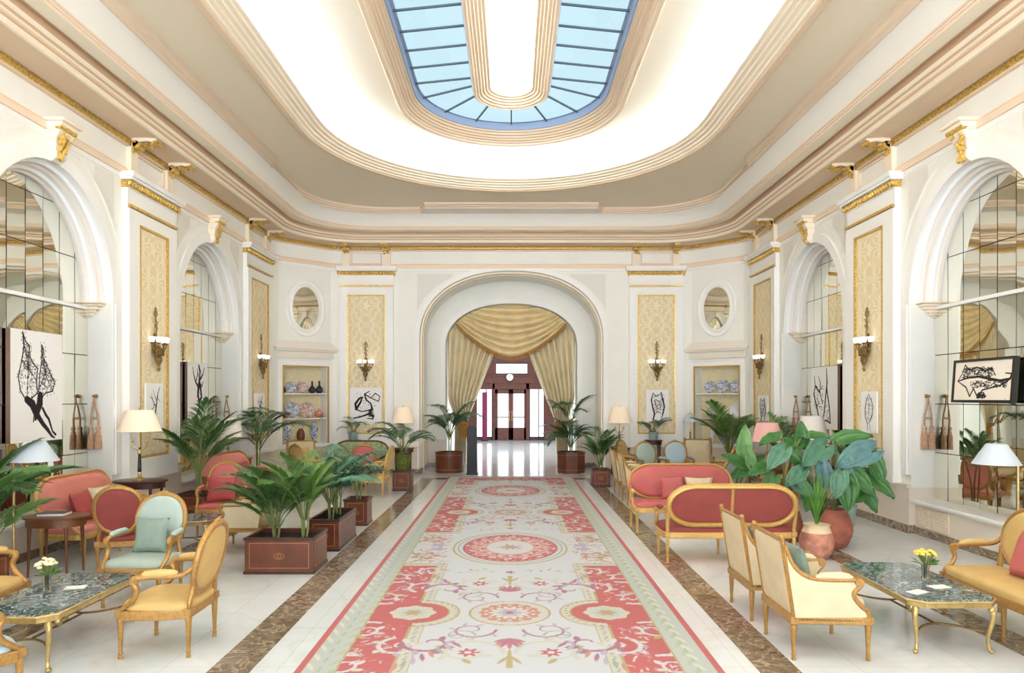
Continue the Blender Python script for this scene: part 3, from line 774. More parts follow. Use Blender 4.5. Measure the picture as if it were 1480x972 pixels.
# cove light strips (the LED runs hidden behind the lips)
M['led'] = mat('warm_white_strip', (255, 252, 248), 0.5, emit=(246, 249, 253), estr=LED)
mb = MB(); ssheet(mb, [(3.52, 7.005), (3.62, 7.005)])
o = mb.build('cove_light_strip', M['led'], sharp=None); tag(o, 'hidden light strip in the big oval ceiling cove round the skylight', 'light')
mb = MB(); ssheet(mb, [(.45, 7.60), (.52, 7.60)])
o = mb.build('cove_light_strip', M['led'], sharp=None); tag(o, 'hidden light strip in the narrow tray at the middle of the skylight', 'light')
# glass and bars
def sky_z(r): return 7.60 + (1.66 - r) / .98 * .10
mb = MB(); ssheet(mb, [(1.66, sky_z(1.66)), (.69, sky_z(.69))])
M['skyglass'] = bpy.data.materials.new('skylight_glass'); M['skyglass'].use_nodes = True
nt = M['skyglass'].node_tree; nt.nodes.clear()
out = nt.nodes.new('ShaderNodeOutputMaterial'); mx = nt.nodes.new('ShaderNodeMixShader'); tr = nt.nodes.new('ShaderNodeBsdfTransparent'); gl = nt.nodes.new('ShaderNodeBsdfGlossy')
tr.inputs['Color'].default_value = (*[v for v in SKYTINT], 1); gl.inputs['Roughness'].default_value = .02; mx.inputs['Fac'].default_value = .04
nt.links.new(tr.outputs[0], mx.inputs[1]); nt.links.new(gl.outputs[0], mx.inputs[2]); nt.links.new(mx.outputs[0], out.inputs[0])
o = mb.build('window_1', M['skyglass'], sharp=None); struct(o, 'oval glass skylight')
bars = MB()
def bar(a, b):
    a = Vector(a); b = Vector(b); d = (b - a).normalized(); s = d.cross(Vector((0, 0, 1))).normalized() * .012; h = Vector((0, 0, .03))
    vs = [a - s - h, a + s - h, b + s - h, b - s - h, a - s, a + s, b + s, b - s]
    bars.add(vs, [(0, 1, 2, 3), (0, 4, 5, 1), (1, 5, 6, 2), (2, 6, 7, 3), (3, 7, 4, 0)])
y = 12.1
while y > Y0R:
    for sg in (-1, 1): bar((sg * 1.68, y, sky_z(1.68)), (sg * .66, y, sky_z(.66)))
    y -= .57
for k in (16.4, 40.9, 65.4, 90, 114.6, 139.1, 163.6):
    a = R_(k); bar((1.68 * cos(a), Y1R + 1.68 * sin(a), sky_z(1.68)), (.66 * cos(a), Y1R + .66 * sin(a), sky_z(.66)))
bars.build('glazing_bars', M['muntin'], o, sharp=None)

# ---- floor
mb = MB().quad((-7, YN, 0), (7, YN, 0), (7, 36.5, 0), (-7, 36.5, 0))
struct(mb.build('floor', M['floor'], sharp=None), 'polished cream marble floor')
def band(x0, x1, y0, y1, z=.0015):
    return [(x0, y0, z), (x1, y0, z), (x1, y1, z), (x0, y1, z)]
for (lab, qs) in (('brown marble floor band beside the carpet', [band(-2.33, -2.0, YN, 17.72)]), ('brown marble floor band beside the carpet', [band(1.90, 2.22, YN, 17.72)]),
                  ('brown marble floor band across the end of the room', [band(-2.33, 2.22, 17.72, 18.05)]),
                  ('brown marble floor band along the seating', [band(-4.58, -4.25, YN, 17.2)]), ('brown marble floor band along the seating', [band(4.16, 4.5, YN, 17.2)])):
    mb = MB()
    for q in qs: mb.quad(*q)
    trim(mb, M['brown'], lab, sharp=None)

# ---- passage beyond the arch
mb = MB(); PX, PZ, PY = 2.35, 4.6, 33.9
for sg in (-1, 1): mb.quad((sg * PX, YJ, 0), (sg * PX, PY, 0), (sg * PX, PY, PZ), (sg * PX, YJ, PZ)); mb.quad((sg * IH, YJ, 0), (sg * PX, YJ, 0), (sg * PX, YJ, PZ), (sg * IH, YJ, PZ))
mb.quad((-PX, YJ, PZ), (PX, YJ, PZ), (PX, PY, PZ), (-PX, PY, PZ)); mb.quad((-PX, YJ, PZ), (PX, YJ, PZ), (PX, YJ, 5.4), (-PX, YJ, 5.4))
struct(mb.build('wall_passage', M['white'], sharp=None), 'white passage to the street door')
# street door wall: posts, beams, glazed openings
d = MB()
y0, y1 = PY - .10, PY + .12
for (x0, x1) in ((-2.35, -1.72), (-.93, -.80), (.72, .88), (1.62, 2.35)): d.bb(x0, x1, y0, y1, 0, 3.15)
d.bb(-2.35, 2.35, y0, y1, 2.5, 2.95); d.bb(-2.35, 2.35, y0 - .06, y1, 2.78, 3.12); d.bb(-2.35, 2.35, y0 - .10, y1, 3.12, 3.2)
for (x0, x1) in ((-2.35, -.74), (.78, 2.35)): d.bb(x0, x1, y0, y1, 3.2, 3.8)
d.bb(-2.35, 2.35, y0, y1, 3.8, 4.6)
dr = d.build('door_1', M['redwood'], sharp=None, bevel=.01); struct(dr, 'mahogany street door screen with glazed leaves and transom')
for (x0, x1) in ((-.80, -.04), (-.04, .72)):
    e = MB(); yy = PY - .02
    e.bb(x0, x0 + .14, yy - .03, yy + .03, 0.02, 2.5); e.bb(x1 - .10, x1, yy - .03, yy + .03, 0.02, 2.5); e.bb(x0, x1, yy - .03, yy + .03, 2.28, 2.5); e.bb(x0, x1, yy - .03, yy + .03, .0, .62); e.bb(x0, x1, yy - .02, yy + .02, 1.10, 1.15)
    le = e.build('door_leaf', M['redwood'], dr, sharp=None, bevel=.008)
    h = MB().tube([(x1 - .05 if x0 < -.5 else x0 + .07, yy - .07, .95), (x1 - .05 if x0 < -.5 else x0 + .07, yy - .07, 1.45)], .018, 8); h.build('door_handle', M['brass'], le)
e = MB()
for (x0, x1) in ((-1.72, -.93), (.88, 1.62)):
    xm = (x0 + x1) / 2 + .1
    e.bb(xm - .025, xm + .025, PY, PY + .06, 0, 2.5); e.bb(x0, x1, PY, PY + .06, .0, .18); e.bb(x0, x0 + .04, PY, PY + .06, 0, 2.5); e.bb(x1 - .04, x1, PY, PY + .06, 0, 2.5)
e.bb(-.74, .78, PY, PY + .06, 3.2, 3.28); e.bb(-.74, .78, PY, PY + .06, 3.74, 3.8)
gp = MB()
for (x0, x1, z0, z1) in ((-1.72, -.93, .1, 2.5), (.88, 1.62, .1, 2.5), (-.74, .78, 3.22, 3.78), (-.70, -.12, .6, 2.3), (.04, .62, .6, 2.3)): gp.quad((x0, PY + .02, z0), (x1, PY + .02, z0), (x1, PY + .02, z1), (x0, PY + .02, z1))
M['doorglass'] = M['skyglass'].copy(); M['doorglass'].node_tree.nodes['Transparent BSDF'].inputs['Color'].default_value = (.30, .28, .28, 1)
gp.build('door_glass', M['doorglass'], dr, sharp=None)
e.build('sidelight_frame', M['mahogdk'], dr, sharp=None)
# ------------------------------------------------------------------ furniture builders (local: +y is the front)
def superel(a, b, n=40, e=2.0, c=(0, 0)):
    out = []
    for i in range(n):
        t = 2 * pi * i / n
        out.append((c[0] + a * math.copysign(abs(cos(t)) ** (2 / e), cos(t)), c[1] + b * math.copysign(abs(sin(t)) ** (2 / e), sin(t))))
    return out
def rot_back(tilt, y0, z0):
    """maps (a, b, h): a across, b up the back, h forward"""
    return Matrix(((1, 0, 0, 0), (0, -sin(tilt), cos(tilt), y0), (0, cos(tilt), sin(tilt), z0), (0, 0, 0, 1)))
def spline(P, n=6):
    P = [Vector(p) for p in P]; out = []
    for i in range(len(P) - 1):
        p0 = P[max(i - 1, 0)]; p1 = P[i]; p2 = P[i + 1]; p3 = P[min(i + 2, len(P) - 1)]
        for k in range(n):
            t = k / n
            out.append(0.5 * ((2 * p1) + (p2 - p0) * t + (2 * p0 - 5 * p1 + 4 * p2 - p3) * t * t + (3 * p1 - p0 - 3 * p2 + p3) * t ** 3))
    out.append(P[-1]); return out
PADL = [(1.0, 0), (1.01, .02), (1.0, .035), (.95, .05), (.8, .066), (.5, .076), (.2, .08)]
def levels(h, s=1.0): return [(1 - (1 - a) * s if a < 1 else a, b * h / .08) for (a, b) in PADL]
def turned_leg(parent, x, y, zt, m, rake=0.0):
    mb = MB()
    prof = [(.001, 0), (.016, .0), (.019, .012), (.014, .03), (.019, .045), (.013, .058), (.0145, .07), (.025, zt - .09), (.027, zt - .075), (.020, zt - .062), (.029, zt - .05), (.029, zt - .045)]
    mb.lathe(prof, 12)
    mb.box((0, 0, zt - .02), (.062, .062, .055))
    o = mb.build('leg', m, parent, sharp=40); o.location = (x, y, 0); return o
IDX4 = ((1, 1), (-1, 1), (1, -1), (-1, -1))

def fauteuil(label, loc, f, seat, back=None, frame=None, group='gilded open armchairs', cushion=None, w=.31, crest=True, side_only=False, top=1.04, backwood=None):
    """open armchair with a medallion back"""
    frame = frame or M['gilt']; back = back or seat
    t = thing('medallion_armchair', label, 'armchair', loc, head(*f), group)
    fy, ry = .27, -.26
    rail = MB()
    out = [(-.27, -.28), (.27, -.28)] + [(w + .01, -.05), (w + .02, .24)] + [(x, .285 + .03 * cos(x / w * pi / 2)) for x in (w * .8, w * .4, 0, -w * .4, -w * .8)] + [(-w - .02, .24), (-w - .01, -.05)]
    I4 = Matrix.Identity(4)
    rail.pad(out, I4, [(.97, .315), (1.0, .32), (1.0, .385), (.97, .395)])
    rail.build('seat_rail', frame, t, bevel=.006)
    so = superel(w + .005, .285, 36, 4.5, (0, .005))
    MB().pad(so, I4, [(.98, .385), (1.0, .40), (.995, .425), (.95, .445), (.8, .462), (.5, .473), (.2, .476)]).build('seat', seat, t, sharp=60)
    for (sx, sy) in IDX4: turned_leg(t, sx * (w - .03 if sy > 0 else .245), fy if sy > 0 else ry, .39, frame)
    tilt = R_(13); MT = rot_back(tilt, -.245, .40)
    cb, rb, ra = .375, .265, .245
    ov = superel(ra, rb, 36, 2.3, (0, cb))
    MB().tube([MT @ Vector((p[0] * 1.06, cb + (p[1] - cb) * 1.06, 0)) for p in ov], .028, 8, closed=True, flat=1.0).build('back_frame', frame, t, sharp=50)
    pf = MB().pad(ov, MT, levels(.06)); pf.build('back_pad', back, t, sharp=60)
    MB().pad(ov, MT @ Matrix.Diagonal((1, 1, -1, 1)), levels(.026)).build('rear_panel', backwood or back, t, sharp=60)
    if crest:
        c = MB()
        for k in range(-3, 4): c.ell(MT @ Vector((k * .026, cb + rb * 1.06 + .026 - abs(k) * .007, .004)), (.02, .02, .024 - abs(k) * .002), 8, 5)
        c.build('crest', frame, t, sharp=60)
    for s in (-1, 1):
        MB().tube(spline([(s * .235, -.26, .36), (s * .235, -.265, .44), MT @ Vector((s * .21, .16, 0)), MT @ Vector((s * .235, .25, 0))], 4), .022, 8).build('stile', frame, t, sharp=50)
        arm = MB()
        P = spline([MT @ Vector((s * .252, .36, 0)), (s * .285, -.22, .672), (s * .305, -.06, .668), (s * .318, .06, .665), (s * .322, .125, .655), (s * .32, .15, .625), (s * .315, .13, .585), (s * .312, .125, .54), (s * .31, .155, .48), (s * .305, .215, .43), (s * (w - .02), .262, .385)], 4)
        n = len(P); arm.tube(P, [.017 + .010 * sin(pi * i / n) for i in range(n)], 8)
        arm.tube([(s * .31, .132, .645), (s * .336, .132, .645)], .033, 12); arm.ell((s * .323, .132, .645), (.026, .036, .036), 8, 6)
        a = arm.build('arm', frame, t, sharp=50)
        q = MB().tube([(s * .287, -.19, .69), (s * .297, -.16, .697), (s * .309, -.05, .697), (s * .316, .05, .69), (s * .318, .075, .684)], [.016, .028, .031, .028, .014], 10)
        q.build('arm_pad', seat, a, sharp=60)
    if cushion:
        cm, clabel = cushion
        cushion_obj(cm, t, clabel)
    return t
PENDING = []
def cushion_obj(cm, t, clabel): PENDING.append((cm, t, clabel))
def cushion(label, loc, f, m, size=(.2, .2, .07), tilt=18, group='loose cushions on the seats', cat='cushion'):
    """a square pillow standing on its lower edge, leaning back"""
    mb = MB()
    def P(u, v):
        a, b = u * 2 - 1, v * 2 - 1
        pin = 1 - .10 * (1 - abs(a) ** 2) * abs(b) ** 3
        pin2 = 1 - .10 * (1 - abs(b) ** 2) * abs(a) ** 3
        return a, b, pin, pin2
    n = 12
    for sd in (1, -1):
        def Q(u, v):
            a, b, p1, p2 = P(u, v)
            th = size[2] * (max(0, (1 - a ** 4) * (1 - b ** 4)) ** .5) * sd
            return (a * size[0] * p2, th, size[1] + b * size[1] * p1)
        mb.grid(Q, n, n)
    o = mb.build('cushion', m, None, sharp=60)
    o.location = loc; o.rotation_euler = (R_(tilt), 0, head(*f)); tag(o, label, cat, group)
    return o

def bergere(label, loc, f, seat, frame=None, group='square-backed cream armchairs', h=.97):
    frame = frame or M['gilt']
    t = thing('square_back_armchair', label, 'armchair', loc, head(*f), group)
    w, fy, ry = .33, .29, -.30
    I4 = Matrix.Identity(4)
    MB().pad([(-w + .03, ry - .03), (w - .03, ry - .03), (w + .015, fy + .02), (w - .06, fy + .05), (-w + .06, fy + .05), (-w - .015, fy + .02)], I4, [(.98, .285), (1, .29), (1, .35), (.98, .36)]).build('seat_rail', frame, t, bevel=.005)
    bead = MB()
    for s in (-1, 1):
        for k in range(28): bead.ell((s * (w + .012 - .025 * (1 - k / 27)), ry + (fy - ry) * k / 27, .325), (.008, .010, .010), 6, 4)
    bead.build('beaded_edge', frame, t, sharp=60)
    so = superel(w - .035, .29, 32, 6, (0, .02))
    MB().pad(so, I4, [(.98, .36), (1, .375), (1.01, .43), (.99, .46), (.92, .475), (.6, .487), (.2, .49)]).build('seat_cushion', seat, t, sharp=60)
    for (sx, sy) in IDX4: turned_leg(t, sx * (w - .03 if sy < 0 else w - .015), fy if sy > 0 else ry, .345, frame)
    tilt = R_(9); MT = rot_back(tilt, ry, .345)
    H = (h - .345) / cos(tilt); bw = w - .005
    fr = MB()
    for s in (-1, 1): fr.tube([MT @ Vector((s * (bw - .01), b, 0)) for b in (-.02, H * .5, H)], .023, 4, up=(0, 1, 0)); fr.ell(MT @ Vector((s * (bw - .01), H + .012, 0)), (.026, .026, .026), 8, 6)
    fr.tube([MT @ Vector((x, H - .012 + .0 * x, 0)) for x in (-bw, 0, bw)], .021, 4, up=(0, 1, 0))
    fr.tube([MT @ Vector((x, .01, 0)) for x in (-bw, bw)], .02, 4, up=(0, 1, 0))
    fr.build('back_frame', frame, t, bevel=.004)
    po = [(-bw + .025, .02), (bw - .025, .02), (bw - .025, H - .03), (-bw + .025, H - .03)]
    po = superel(bw - .022, (H - .045) / 2, 32, 14, (0, (H - .01) / 2))
    MB().pad(po, MT, levels(.05, .5)).build('back_pad', seat, t, sharp=60)
    MB().pad(po, MT @ Matrix.Diagonal((1, 1, -1, 1)), levels(.022, .5)).build('rear_panel', seat, t, sharp=60)
    for s in (-1, 1):
        x = s * (w - .003); x2 = s * (w + .004)
        P = spline([MT @ Vector((s * (bw), H * .93, .01)), (x, ry - .035, .80), (x, ry + .03, .715), (x, ry + .12, .665), (x, ry + .25, .648), (x2, .12, .648), (x2, .20, .645), (x2, .225, .62), (x2, .20, .585), (x2, .165, .545), (x2, .175, .50), (x2, .225, .44), (x2, .275, .40), (s * w, fy, .34)], 4)
        a = MB(); a.tube(P, .021, 8); a.tube([(x2 - s * .028, .205, .632), (x2 + s * .028, .205, .632)], .034, 12)
        arm = a.build('arm', frame, t, sharp=50)
        MB().tube([(x2, ry + .16, .672), (x2, ry + .22, .684), (x2, .06, .684), (x2, .12, .676), (x2, .155, .665)], [.012, .028, .03, .026, .012], 10).build('arm_pad', seat, arm, sharp=60)
        pl = [(p.y, p.z) for p in P]; pl = [q for q in pl]
        poly = [(ry + .0, .35), (fy - .0, .35)] + pl[::-1]
        MX = Matrix(((0, 0, 1, x), (1, 0, 0, 0), (0, 1, 0, 0), (0, 0, 0, 1)))
        MB().prism(poly, MX, -.012, .012).build('side_panel', seat, t, sharp=None)
    return t

def settee(label, loc, f, fab, rear=None, frame=None, L=1.68, post=False, group='gilded settees', h=1.03, rail_w=.03, crest=False):
    frame = frame or M['gilt']; rear = rear or fab
    t = thing('settee', label, 'sofa', loc, head(*f), group)
    w = L / 2; I4 = Matrix.Identity(4)
    out = superel(w, .31, 44, 7, (0, .0))
    MB().pad(out, I4, [(.985, .315), (1, .32), (1, .385), (.985, .395)]).build('seat_rail', frame, t, bevel=.006)
    MB().pad(superel(w - .01, .30, 44, 7), I4, [(.99, .385), (1, .405), (.998, .435), (.985, .452), (.9, .47), (.6, .478), (.2, .48)]).build('seat', fab, t, sharp=60)
    for x in (-w + .06, 0, w - .06):
        for y in (.265, -.27): turned_leg(t, x, y, .39, frame)
    tilt = R_(10); z0 = .40; MT = rot_back(tilt, -.265, z0)
    H = (h - z0) / cos(tilt); b0 = .045; rb = (H - b0) / 2; cb = b0 + rb; ra = w - .015
    # racetrack outline
    ov = []
    n = 14; ax = min(.36, ra * .5)
    for (sx, a0) in ((1, -pi / 2), (-1, pi / 2)):
        for k in range(n + 1):
            a = a0 + pi * k / n
            cx = sx * (ra - ax); ov.append((cx + ax * cos(a), cb + rb * sin(a) * (1 if abs(sin(a)) < .999 else 1)))
    def scl(d): return [((p[0] / ra) * (ra - d), cb + (p[1] - cb) / rb * (rb - d)) for p in ov]
    fr = MB(); fr.tube([MT @ Vector((p[0], p[1], 0)) for p in scl(rail_w)], rail_w, 8, closed=True, flat=.8)
    if post: fr.tube([MT @ Vector((0, b, -.012)) for b in (b0 + .02, cb, b0 + 2 * rb - .02)], .028, 4, up=(0, 1, 0))
    fr.build('back_frame', frame, t, sharp=50)
    if crest:
        c = MB()
        for k in range(-4, 5): c.ell(MT @ Vector((k * .04, cb + rb + .02 - abs(k) * .006, 0)), (.03, .022, .026), 8, 5)
        c.build('crest', frame, t, sharp=60)
    pi_ = scl(rail_w * 1.7)
    MB().pad(pi_, MT, levels(.06, .35)).build('back_pad', fab, t, sharp=60)
    MB().pad(pi_, MT @ Matrix.Diagonal((1, 1, -1, 1)), levels(.02, .25)).build('rear_panel', rear, t, sharp=60)
    for s in (-1, 1):
        MB().tube([(s * (w - .06), -.27, .36), (s * (w - .06), -.275, .45), MT @ Vector((s * (w - .05), .26, 0))], .026, 8).build('stile', frame, t, sharp=50)
        x = s * (w - .01)
        P = spline([MT @ Vector((s * (w - .03), .33, 0)), (x, -.24, .665), (x, -.05, .655), (x, .08, .65), (x, .14, .635), (x, .155, .60), (x, .135, .56), (x, .135, .52), (x, .17, .46), (x, .22, .42), (s * (w - .05), .265, .385)], 4)
        a = MB(); a.tube(P, .022, 8); a.tube([(x - s * .022, .145, .628), (x + s * .022, .145, .628)], .034, 12)
        arm = a.build('arm', frame, t, sharp=50)
        MB().tube([(x, -.2, .675), (x, -.16, .684), (x, 0, .682), (x, .06, .672), (x, .09, .664)], [.012, .028, .03, .026, .012], 10).build('arm_pad', fab, arm, sharp=60)
    return t

def coffee_table(label, loc, rz, L=1.3, w=.72, h=.45, top=None, frame=None, group='marble coffee tables'):
    frame = frame or M['brass']
    t = thing('coffee_table', label, 'table', loc, rz, group)
    a, b, c = w / 2, L / 2, .10
    o8 = [(a - c, -b), (a, -b + c), (a, b - c), (a - c, b), (-a + c, b), (-a, b - c), (-a, -b + c), (-a + c, -b)]
    MB().pad(o8, Matrix.Identity(4), [(.99, h - .022), (1, h - .018), (1, h - .004), (.99, h)]).build('marble_top', top or M['greenm'], t, sharp=30)
    fr = MB(); I = Matrix.Identity(4)
    fr.pad(o8, I, [(.985, h - .065), (1.015, h - .06), (1.018, h - .022), (1.0, h - .02)])
    fr.tube([(p[0] * 1.02, p[1] * 1.012, h - .015) for p in o8], .012, 8, closed=True)
    fr.build('brass_rim', frame, t, bevel=.004)
    lx, ly = a - .06, b - .07
    for sx in (-1, 1):
        for sy in (-1, 1):
            P = spline([(sx * lx, sy * ly, h - .06), (sx * (lx + .022), sy * (ly + .02), h - .12), (sx * (lx + .012), sy * (ly + .01), h - .22), (sx * (lx - .006), sy * (ly - .006), .12), (sx * lx, sy * ly, .03), (sx * (lx + .02), sy * (ly + .018), .006)], 4)
            n = len(P); lg = MB(); lg.tube(P, [.026 - .012 * min(1, i / (n * .7)) for i in range(n)], 8); lg.ell((sx * (lx + .012), sy * (ly + .01), .018), (.022, .024, .017), 8, 6)
            lg.ell((sx * (lx + .012), sy * (ly + .012), h - .09), (.03, .03, .035), 8, 6)
            lg.build('leg', frame, t, sharp=50)
    st = MB()
    for sy in (-1, 1):
        st.tube(spline([(-lx + .01, sy * (ly - .01), .17), (-lx * .5, sy * (ly - .17), .165), (0, sy * (ly - .24), .165), (lx * .5, sy * (ly - .17), .165), (lx - .01, sy * (ly - .01), .17)], 6), .010, 8)
    st.tube([(0, -(ly - .24), .165), (0, ly - .24, .165)], .010, 8)
    s_ = st.build('stretcher', M['bronze'], t, sharp=50)
    MB().lathe([(.001, .15), (.028, .165), (.036, .20), (.026, .235), (.008, .26), (.001, .265)], 10).build('finial', frame, s_, sharp=50)
    return t

def side_table(name, label, loc, h, rx, ry, m=None, round_=True, group=None, apron=.09, legin=.8, cat='table', shelf=None):
    m = m or M['walnut']
    t = thing(name, label, cat, loc, 0, group)
    o = superel(rx, ry, 40, 2.3 if round_ else 8)
    MB().pad(o, Matrix.Identity(4), [(.97, h - .03), (1, h - .026), (1.01, h - .012), (.99, h - .002), (.97, h)]).build('table_top', m, t, sharp=40)
    MB().pad([(p[0] * .9, p[1] * .9) for p in o], Matrix.Identity(4), [(1, h - .03 - apron), (1, h - .03)]).build('apron', m, t, sharp=40)
    for sx in (-1, 1):
        for sy in (-1, 1):
            x, y = sx * rx * legin * (.75 if round_ else 1), sy * ry * legin * (.75 if round_ else 1)
            MB().tube([(x, y, h - .03), (x, y, h - .03 - apron), (x * 1.02, y * 1.02, h * .4), (x * 1.05, y * 1.05, 0)], [.024, .023, .016, .012], 8).build('leg', m, t, sharp=50)
    if shelf:
        MB().pad([(p[0] * .8, p[1] * .8) for p in o], Matrix.Identity(4), [(1, shelf - .02), (1, shelf)]).build('lower_shelf', m, t, sharp=40)
    return t

def table_lamp(label, loc, shade_m, h=.95, r=.30, rt=.19, sh=.32, candle=True, stem_m=None, group='table lamps', base_r=.09, cat='lamp'):
    stem_m = stem_m or M['brass']
    t = thing('table_lamp', label, cat, loc, 0, group)
    zs = h - sh
    b = MB().lathe([(.001, 0), (base_r, 0), (base_r, .02), (base_r * .85, .03), (base_r * .4, .05), (.022, .07), (.03, .10), (.018, .125)], 16)
    b.build('base', stem_m, t, sharp=40)
    c = MB().lathe([(.018, .12), (.030, .14), (.027, .2), (.020, zs * .52), (.028, zs * .56), (.014, zs * .60), (.011, zs * .7), (.009, h + .02), (.012, h + .035), (.001, h + .05)], 12)
    c.build('stem', M['darkpot'] if candle else stem_m, t, sharp=40)
    MB().lathe([(.03, zs * .54), (.034, zs * .57), (.012, zs * .62), (.009, h + .02), (.013, h + .035), (.001, h + .05)], 12).build('rod', stem_m, t, sharp=40)
    if candle:
        for s in (-1, 1):
            P = spline([(0, 0, zs * .60), (s * .05, 0, zs * .62), (s * .10, 0, zs * .68), (s * .115, 0, zs * .76)], 5)
            a = MB().tube(P, .009, 8); a.lathe([(.010, 0), (.028, .01), (.022, .025), (.013, .03), (.013, .06)], 10, c=(s * .115, 0, zs * .76)); a.build('candle_arm', stem_m, t, sharp=50)
    s = MB().lathe([(r, zs), (r + .004, zs + .005), (rt + .004, h - .005), (rt, h)], 32); 
    o = MB(); o.lathe([(r, zs), (rt, h)], 32)
    sh_ = MB()
    n = 32
    sh_.grid(lambda u, v: ((r + (rt - r) * v) * cos(2 * pi * u), (r + (rt - r) * v) * sin(2 * pi * u), zs + sh * v), n, 3, cu=True)
    sh_.grid(lambda u, v: ((r - .005 + (rt - r) * v) * cos(-2 * pi * u), (r - .005 + (rt - r) * v) * sin(-2 * pi * u), zs + sh * v), n, 3, cu=True)
    sh_.tube([(r * cos(2 * pi * k / n), r * sin(2 * pi * k / n), zs) for k in range(n)], .005, 6, closed=True)
    sh_.tube([(rt * cos(2 * pi * k / n), rt * sin(2 * pi * k / n), h) for k in range(n)], .005, 6, closed=True)
    sh_.build('lamp_shade', shade_m, t, sharp=50)
    return t

def floor_lamp(label, loc, rz, h=1.42, group='floor lamps with grey shades'):
    t = thing('floor_lamp', label, 'lamp', loc, rz, group)
    MB().lathe([(.001, 0), (.13, 0), (.13, .018), (.05, .03), (.02, .05)], 20).build('base', M['brass'], t, sharp=40)
    MB().tube([(0, 0, .03), (0, 0, h - .02)], .014, 10).build('pole', M['brass'], t, sharp=50)
    MB().tube(spline([(0, 0, h - .06), (.06, 0, h - .01), (.16, 0, h + .02), (.235, 0, h)], 5), .009, 8).build('arm', M['brass'], t, sharp=50)
    s = MB(); n = 28; r, rt, z0, z1 = .235, .10, h - .03, h + .19; ox = .235
    s.grid(lambda u, v: (ox + (r + (rt - r) * v) * cos(2 * pi * u), (r + (rt - r) * v) * sin(2 * pi * u), z0 + (z1 - z0) * v), n, 3, cu=True)
    s.grid(lambda u, v: (ox + (r - .006 + (rt - r) * v) * cos(-2 * pi * u), (r - .006 + (rt - r) * v) * sin(-2 * pi * u), z0 + (z1 - z0) * v), n, 3, cu=True)
    s.lathe([(rt, 0), (.001, .012)], n, c=(ox, 0, z1))
    s.build('lamp_shade', M['shadebl'], t, sharp=50)
    return t

# ---- plants
def frond_mesh(name, L, arch, nleaf, ll, m, droop=.5, seed=0, wid=.0115, up=1.0):
    """feather palm frond growing from the origin along +x, rising then arching over"""
    r = random.Random(seed); mb = MB()
    def C(t):
        a0 = R_(82) * up; a1 = a0 - arch
        n = 14; x = z = 0
        k = int(t * n); 
        for i in range(n):
            tt = min(1, max(0, t * n - i))
            a = a0 + (a1 - a0) * ((i + .5) / n) ** 1.3
            x += L / n * tt * cos(a); z += L / n * tt * sin(a)
        return Vector((x, 0, z))
    pts = [C(i / 14) for i in range(15)]
    mb.tube(pts, [.011 * (1 - .8 * i / 14) for i in range(15)], 5, mi=1)
    st = .30
    for i in range(nleaf):
        t = st + (1 - st) * (i + .3) / nleaf
        p = C(t); tg = (C(min(1, t + .02)) - C(t - .02)).normalized()
        k = (t - st) / (1 - st); ln = ll * (.55 + .9 * sin(pi * min(1, k * .8 + .18))) * (1 - .35 * k)
        for s in (-1, 1):
            d = (tg * (.55 + .5 * k) + Vector((0, s, 0)) * (.95 - .35 * k) + Vector((0, 0, .18 + .2 * (r.random() - .5)))).normalized()
            d2 = (d + Vector((0, 0, -droop * (1 + .4 * r.random())))).normalized()
            q0 = p; q1 = p + d * ln * .5; q2 = q1 + (d * .4 + d2 * .6).normalized() * ln * .3; q3 = q2 + d2 * ln * .25
            sd = d.cross(Vector((0, 0, 1))); sd = sd.normalized() if sd.length > .01 else Vector((1, 0, 0))
            ww = wid * (.8 + .4 * r.random())
            mb.add([q0 - sd * ww * .35, q0 + sd * ww * .35, q1 + sd * ww, q1 - sd * ww, q2 + sd * ww * .75, q2 - sd * ww * .75, q3], [(0, 1, 2, 3), (3, 2, 4, 5), (5, 4, 6)], 0)
    me = bpy.data.meshes.new(name); me.from_pydata([tuple(v) for v in mb.v], [], mb.f); me.materials.append(m); me.materials.append(M['stem'])
    me.polygons.foreach_set('material_index', mb.m); me.polygons.foreach_set('use_smooth', [True] * len(me.polygons)); me.update()
    return me
FM = {}
def fronds(key):
    if key not in FM:
        sp = {'kentia': (1.0, R_(88), 26, .27, .7, M['palmdk']), 'areca': (1.0, R_(62), 32, .24, .45, M['palm']), 'bright': (1.0, R_(55), 28, .27, .35, M['palmlt']), 'blue': (1.0, R_(92), 32, .25, .8, M['palmbl'])}[key]
        FM[key] = [frond_mesh('frond', sp[0], sp[1] * (.8 + .25 * k), sp[2], sp[3], sp[5], droop=sp[4], seed=k + 11) for k in range(3)]
    return FM[key]
